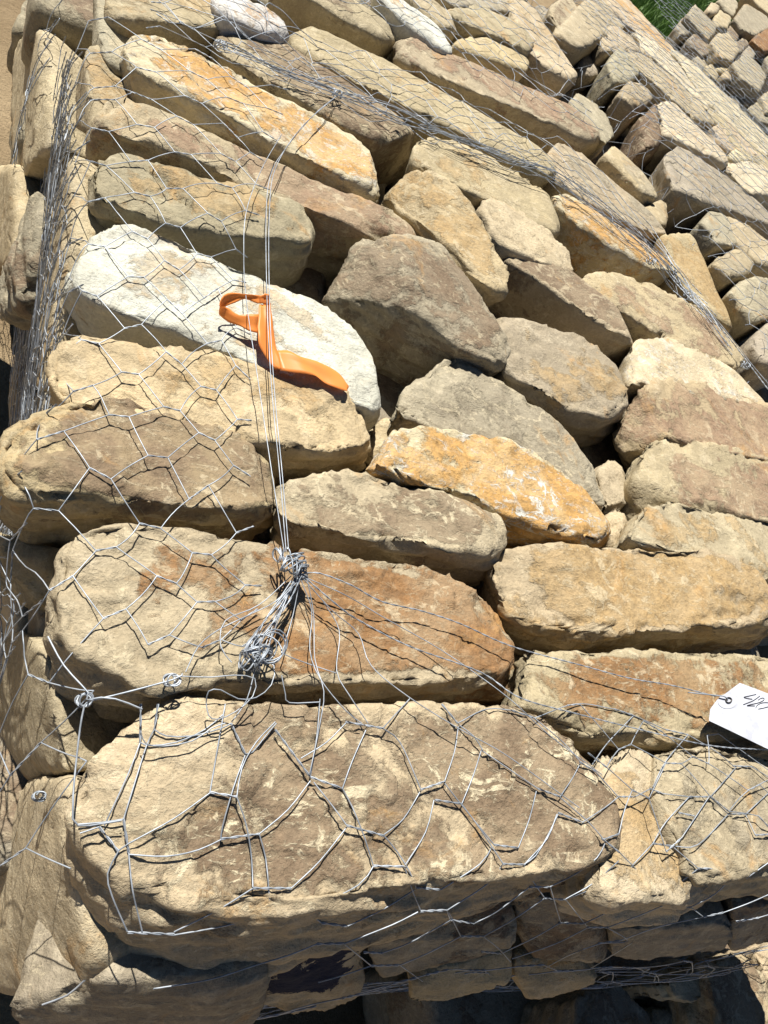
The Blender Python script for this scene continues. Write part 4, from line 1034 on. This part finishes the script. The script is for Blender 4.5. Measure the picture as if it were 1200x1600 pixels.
# ------------------------------------------------------------------ paper tag
tagroot = empty('paper_tag', (0, 0, 0)); tag(tagroot, 'white paper tag with handwritten number wired over the mottled stone at right', 'paper tag')
O = snap(1150, 1118, .026)
def tz(x, y):
    """point on the tag's own tilted, slightly curled plane"""
    z = O[2]
    for _ in range(4):
        w = un(x, y, z); z = O[2] + .10 * (w[0] - O[0]) + .12 * (w[1] - O[1]) 
    return un(x, y, z)
outline = [(1156,1067),(1225,1093),(1285,1116),(1262,1196),(1195,1168),(1150,1146),(1108,1126),(1110,1108),(1121,1093)]
def tag_sheet(name, poly, mat, up, thick):
    bm = bmesh.new(); vs = [bm.verts.new(tz(*q) + np.array([0, 0, TOP + up])) for q in poly]; f = bm.faces.new(vs)
    bmesh.ops.recalc_face_normals(bm, faces=[f])
    r = bmesh.ops.extrude_face_region(bm, geom=[f]); 
    for v in r['geom']:
        if isinstance(v, bmesh.types.BMVert): v.co.z -= thick
    bmesh.ops.recalc_face_normals(bm, faces=bm.faces[:])
    me = bpy.data.meshes.new(name); bm.to_mesh(me); bm.free(); me.materials.append(mat)
    o = bpy.data.objects.new(name, me); COL.objects.link(o); o.parent = tagroot; return o
tag_sheet('tag_card', outline, PAPER, 0, .0004)
def ring(name, cx, cy, rx, ry, mat, up): return tag_sheet(name, [(cx + rx * math.cos(t), cy + ry * math.sin(t)) for t in np.linspace(0, 2 * math.pi, 24, endpoint=False)], mat, up, .0003)
ring('reinforcement', 1136, 1096, 15, 11.5, REINF, .0006)
W = Wires()
W.tube(np.array([tz(1137 + 4.6 * math.cos(t), 1094.5 + 4.0 * math.sin(t)) + np.array([0, 0, .0016]) for t in np.linspace(0, 2 * math.pi, 24)]), .0008, 6)
W.build('grommet', tagroot, BRASS)
STROKES = [[(1181,1085),(1170,1087.5),(1162,1089.5),(1168,1091.5),(1175,1092.5)], [(1187,1087.5),(1176,1095),(1161,1101)],
           [(1184,1094),(1189,1091),(1193,1091),(1193,1094),(1185,1098),(1167,1102.5),(1179,1103)],
           [(1180.5,1106.5),(1183,1102),(1190,1098.5),(1199,1098),(1207,1100)], [(1184.5,1108),(1194,1106),(1204,1103),(1207,1100)]]
for st in STROKES:
    P = smooth([tz(*q) + np.array([0, 0, .0005]) for q in st], .0012)
    W = Wires(); W.tube(P * np.array([1, 1, 1]), .00042, 5); W.build('handwriting', tagroot, INK)
W = Wires(); W.tube(smooth([snap(1075,1082,.02), tz(1118,1088) + np.array([0,0,.003]), tz(1128,1090) + np.array([0,0,.004]), tz(1136,1094) + np.array([0,0,.001]), tz(1128,1097) - np.array([0,0,.004])]), .0009); W.build('tag_wire', tagroot)

# ------------------------------------------------------------------ grass beyond the piles
gt = NT('grass_blades'); gcol = gt.mix(gt.step(gt.noise(gt.objco(), 5, 3), .35, .65), (.06, .13, .02, 1), (.16, .28, .05, 1)); gt.put(gt.b.inputs['Base Color'], gcol); gt.b.inputs['Roughness'].default_value = .6
rg = random.Random(5); VV = []; FF = []
for k in range(16000):
    px = rg.uniform(960, 1250); py = rg.uniform(-80, 110)
    w = un(px, py, -.9); 
    if w[1] > 14 or w[1] < 3.4: continue
    x, y = w[0] + rg.uniform(-.2, .2), w[1] + rg.uniform(-.2, .2); h = rg.uniform(.08, .22); a = rg.uniform(0, 6.28); wd = .006; lx, ly = rg.gauss(0, .06), rg.gauss(0, .06)
    b = len(VV); VV += [(x - wd * math.cos(a), y - wd * math.sin(a), 0), (x + wd * math.cos(a), y + wd * math.sin(a), 0), (x + lx * .5 + wd * .7 * math.cos(a), y + ly * .5 + wd * .7 * math.sin(a), h * .6), (x + lx * .5 - wd * .7 * math.cos(a), y + ly * .5 - wd * .7 * math.sin(a), h * .6), (x + lx, y + ly, h)]
    FF += [(b, b + 1, b + 2, b + 3), (b + 3, b + 2, b + 4)]
gr = mesh_obj('grass', np.array(VV), FF, gt.m, smooth=False); tag(gr, 'green grass beyond the right rear pile', None, kind='stuff')
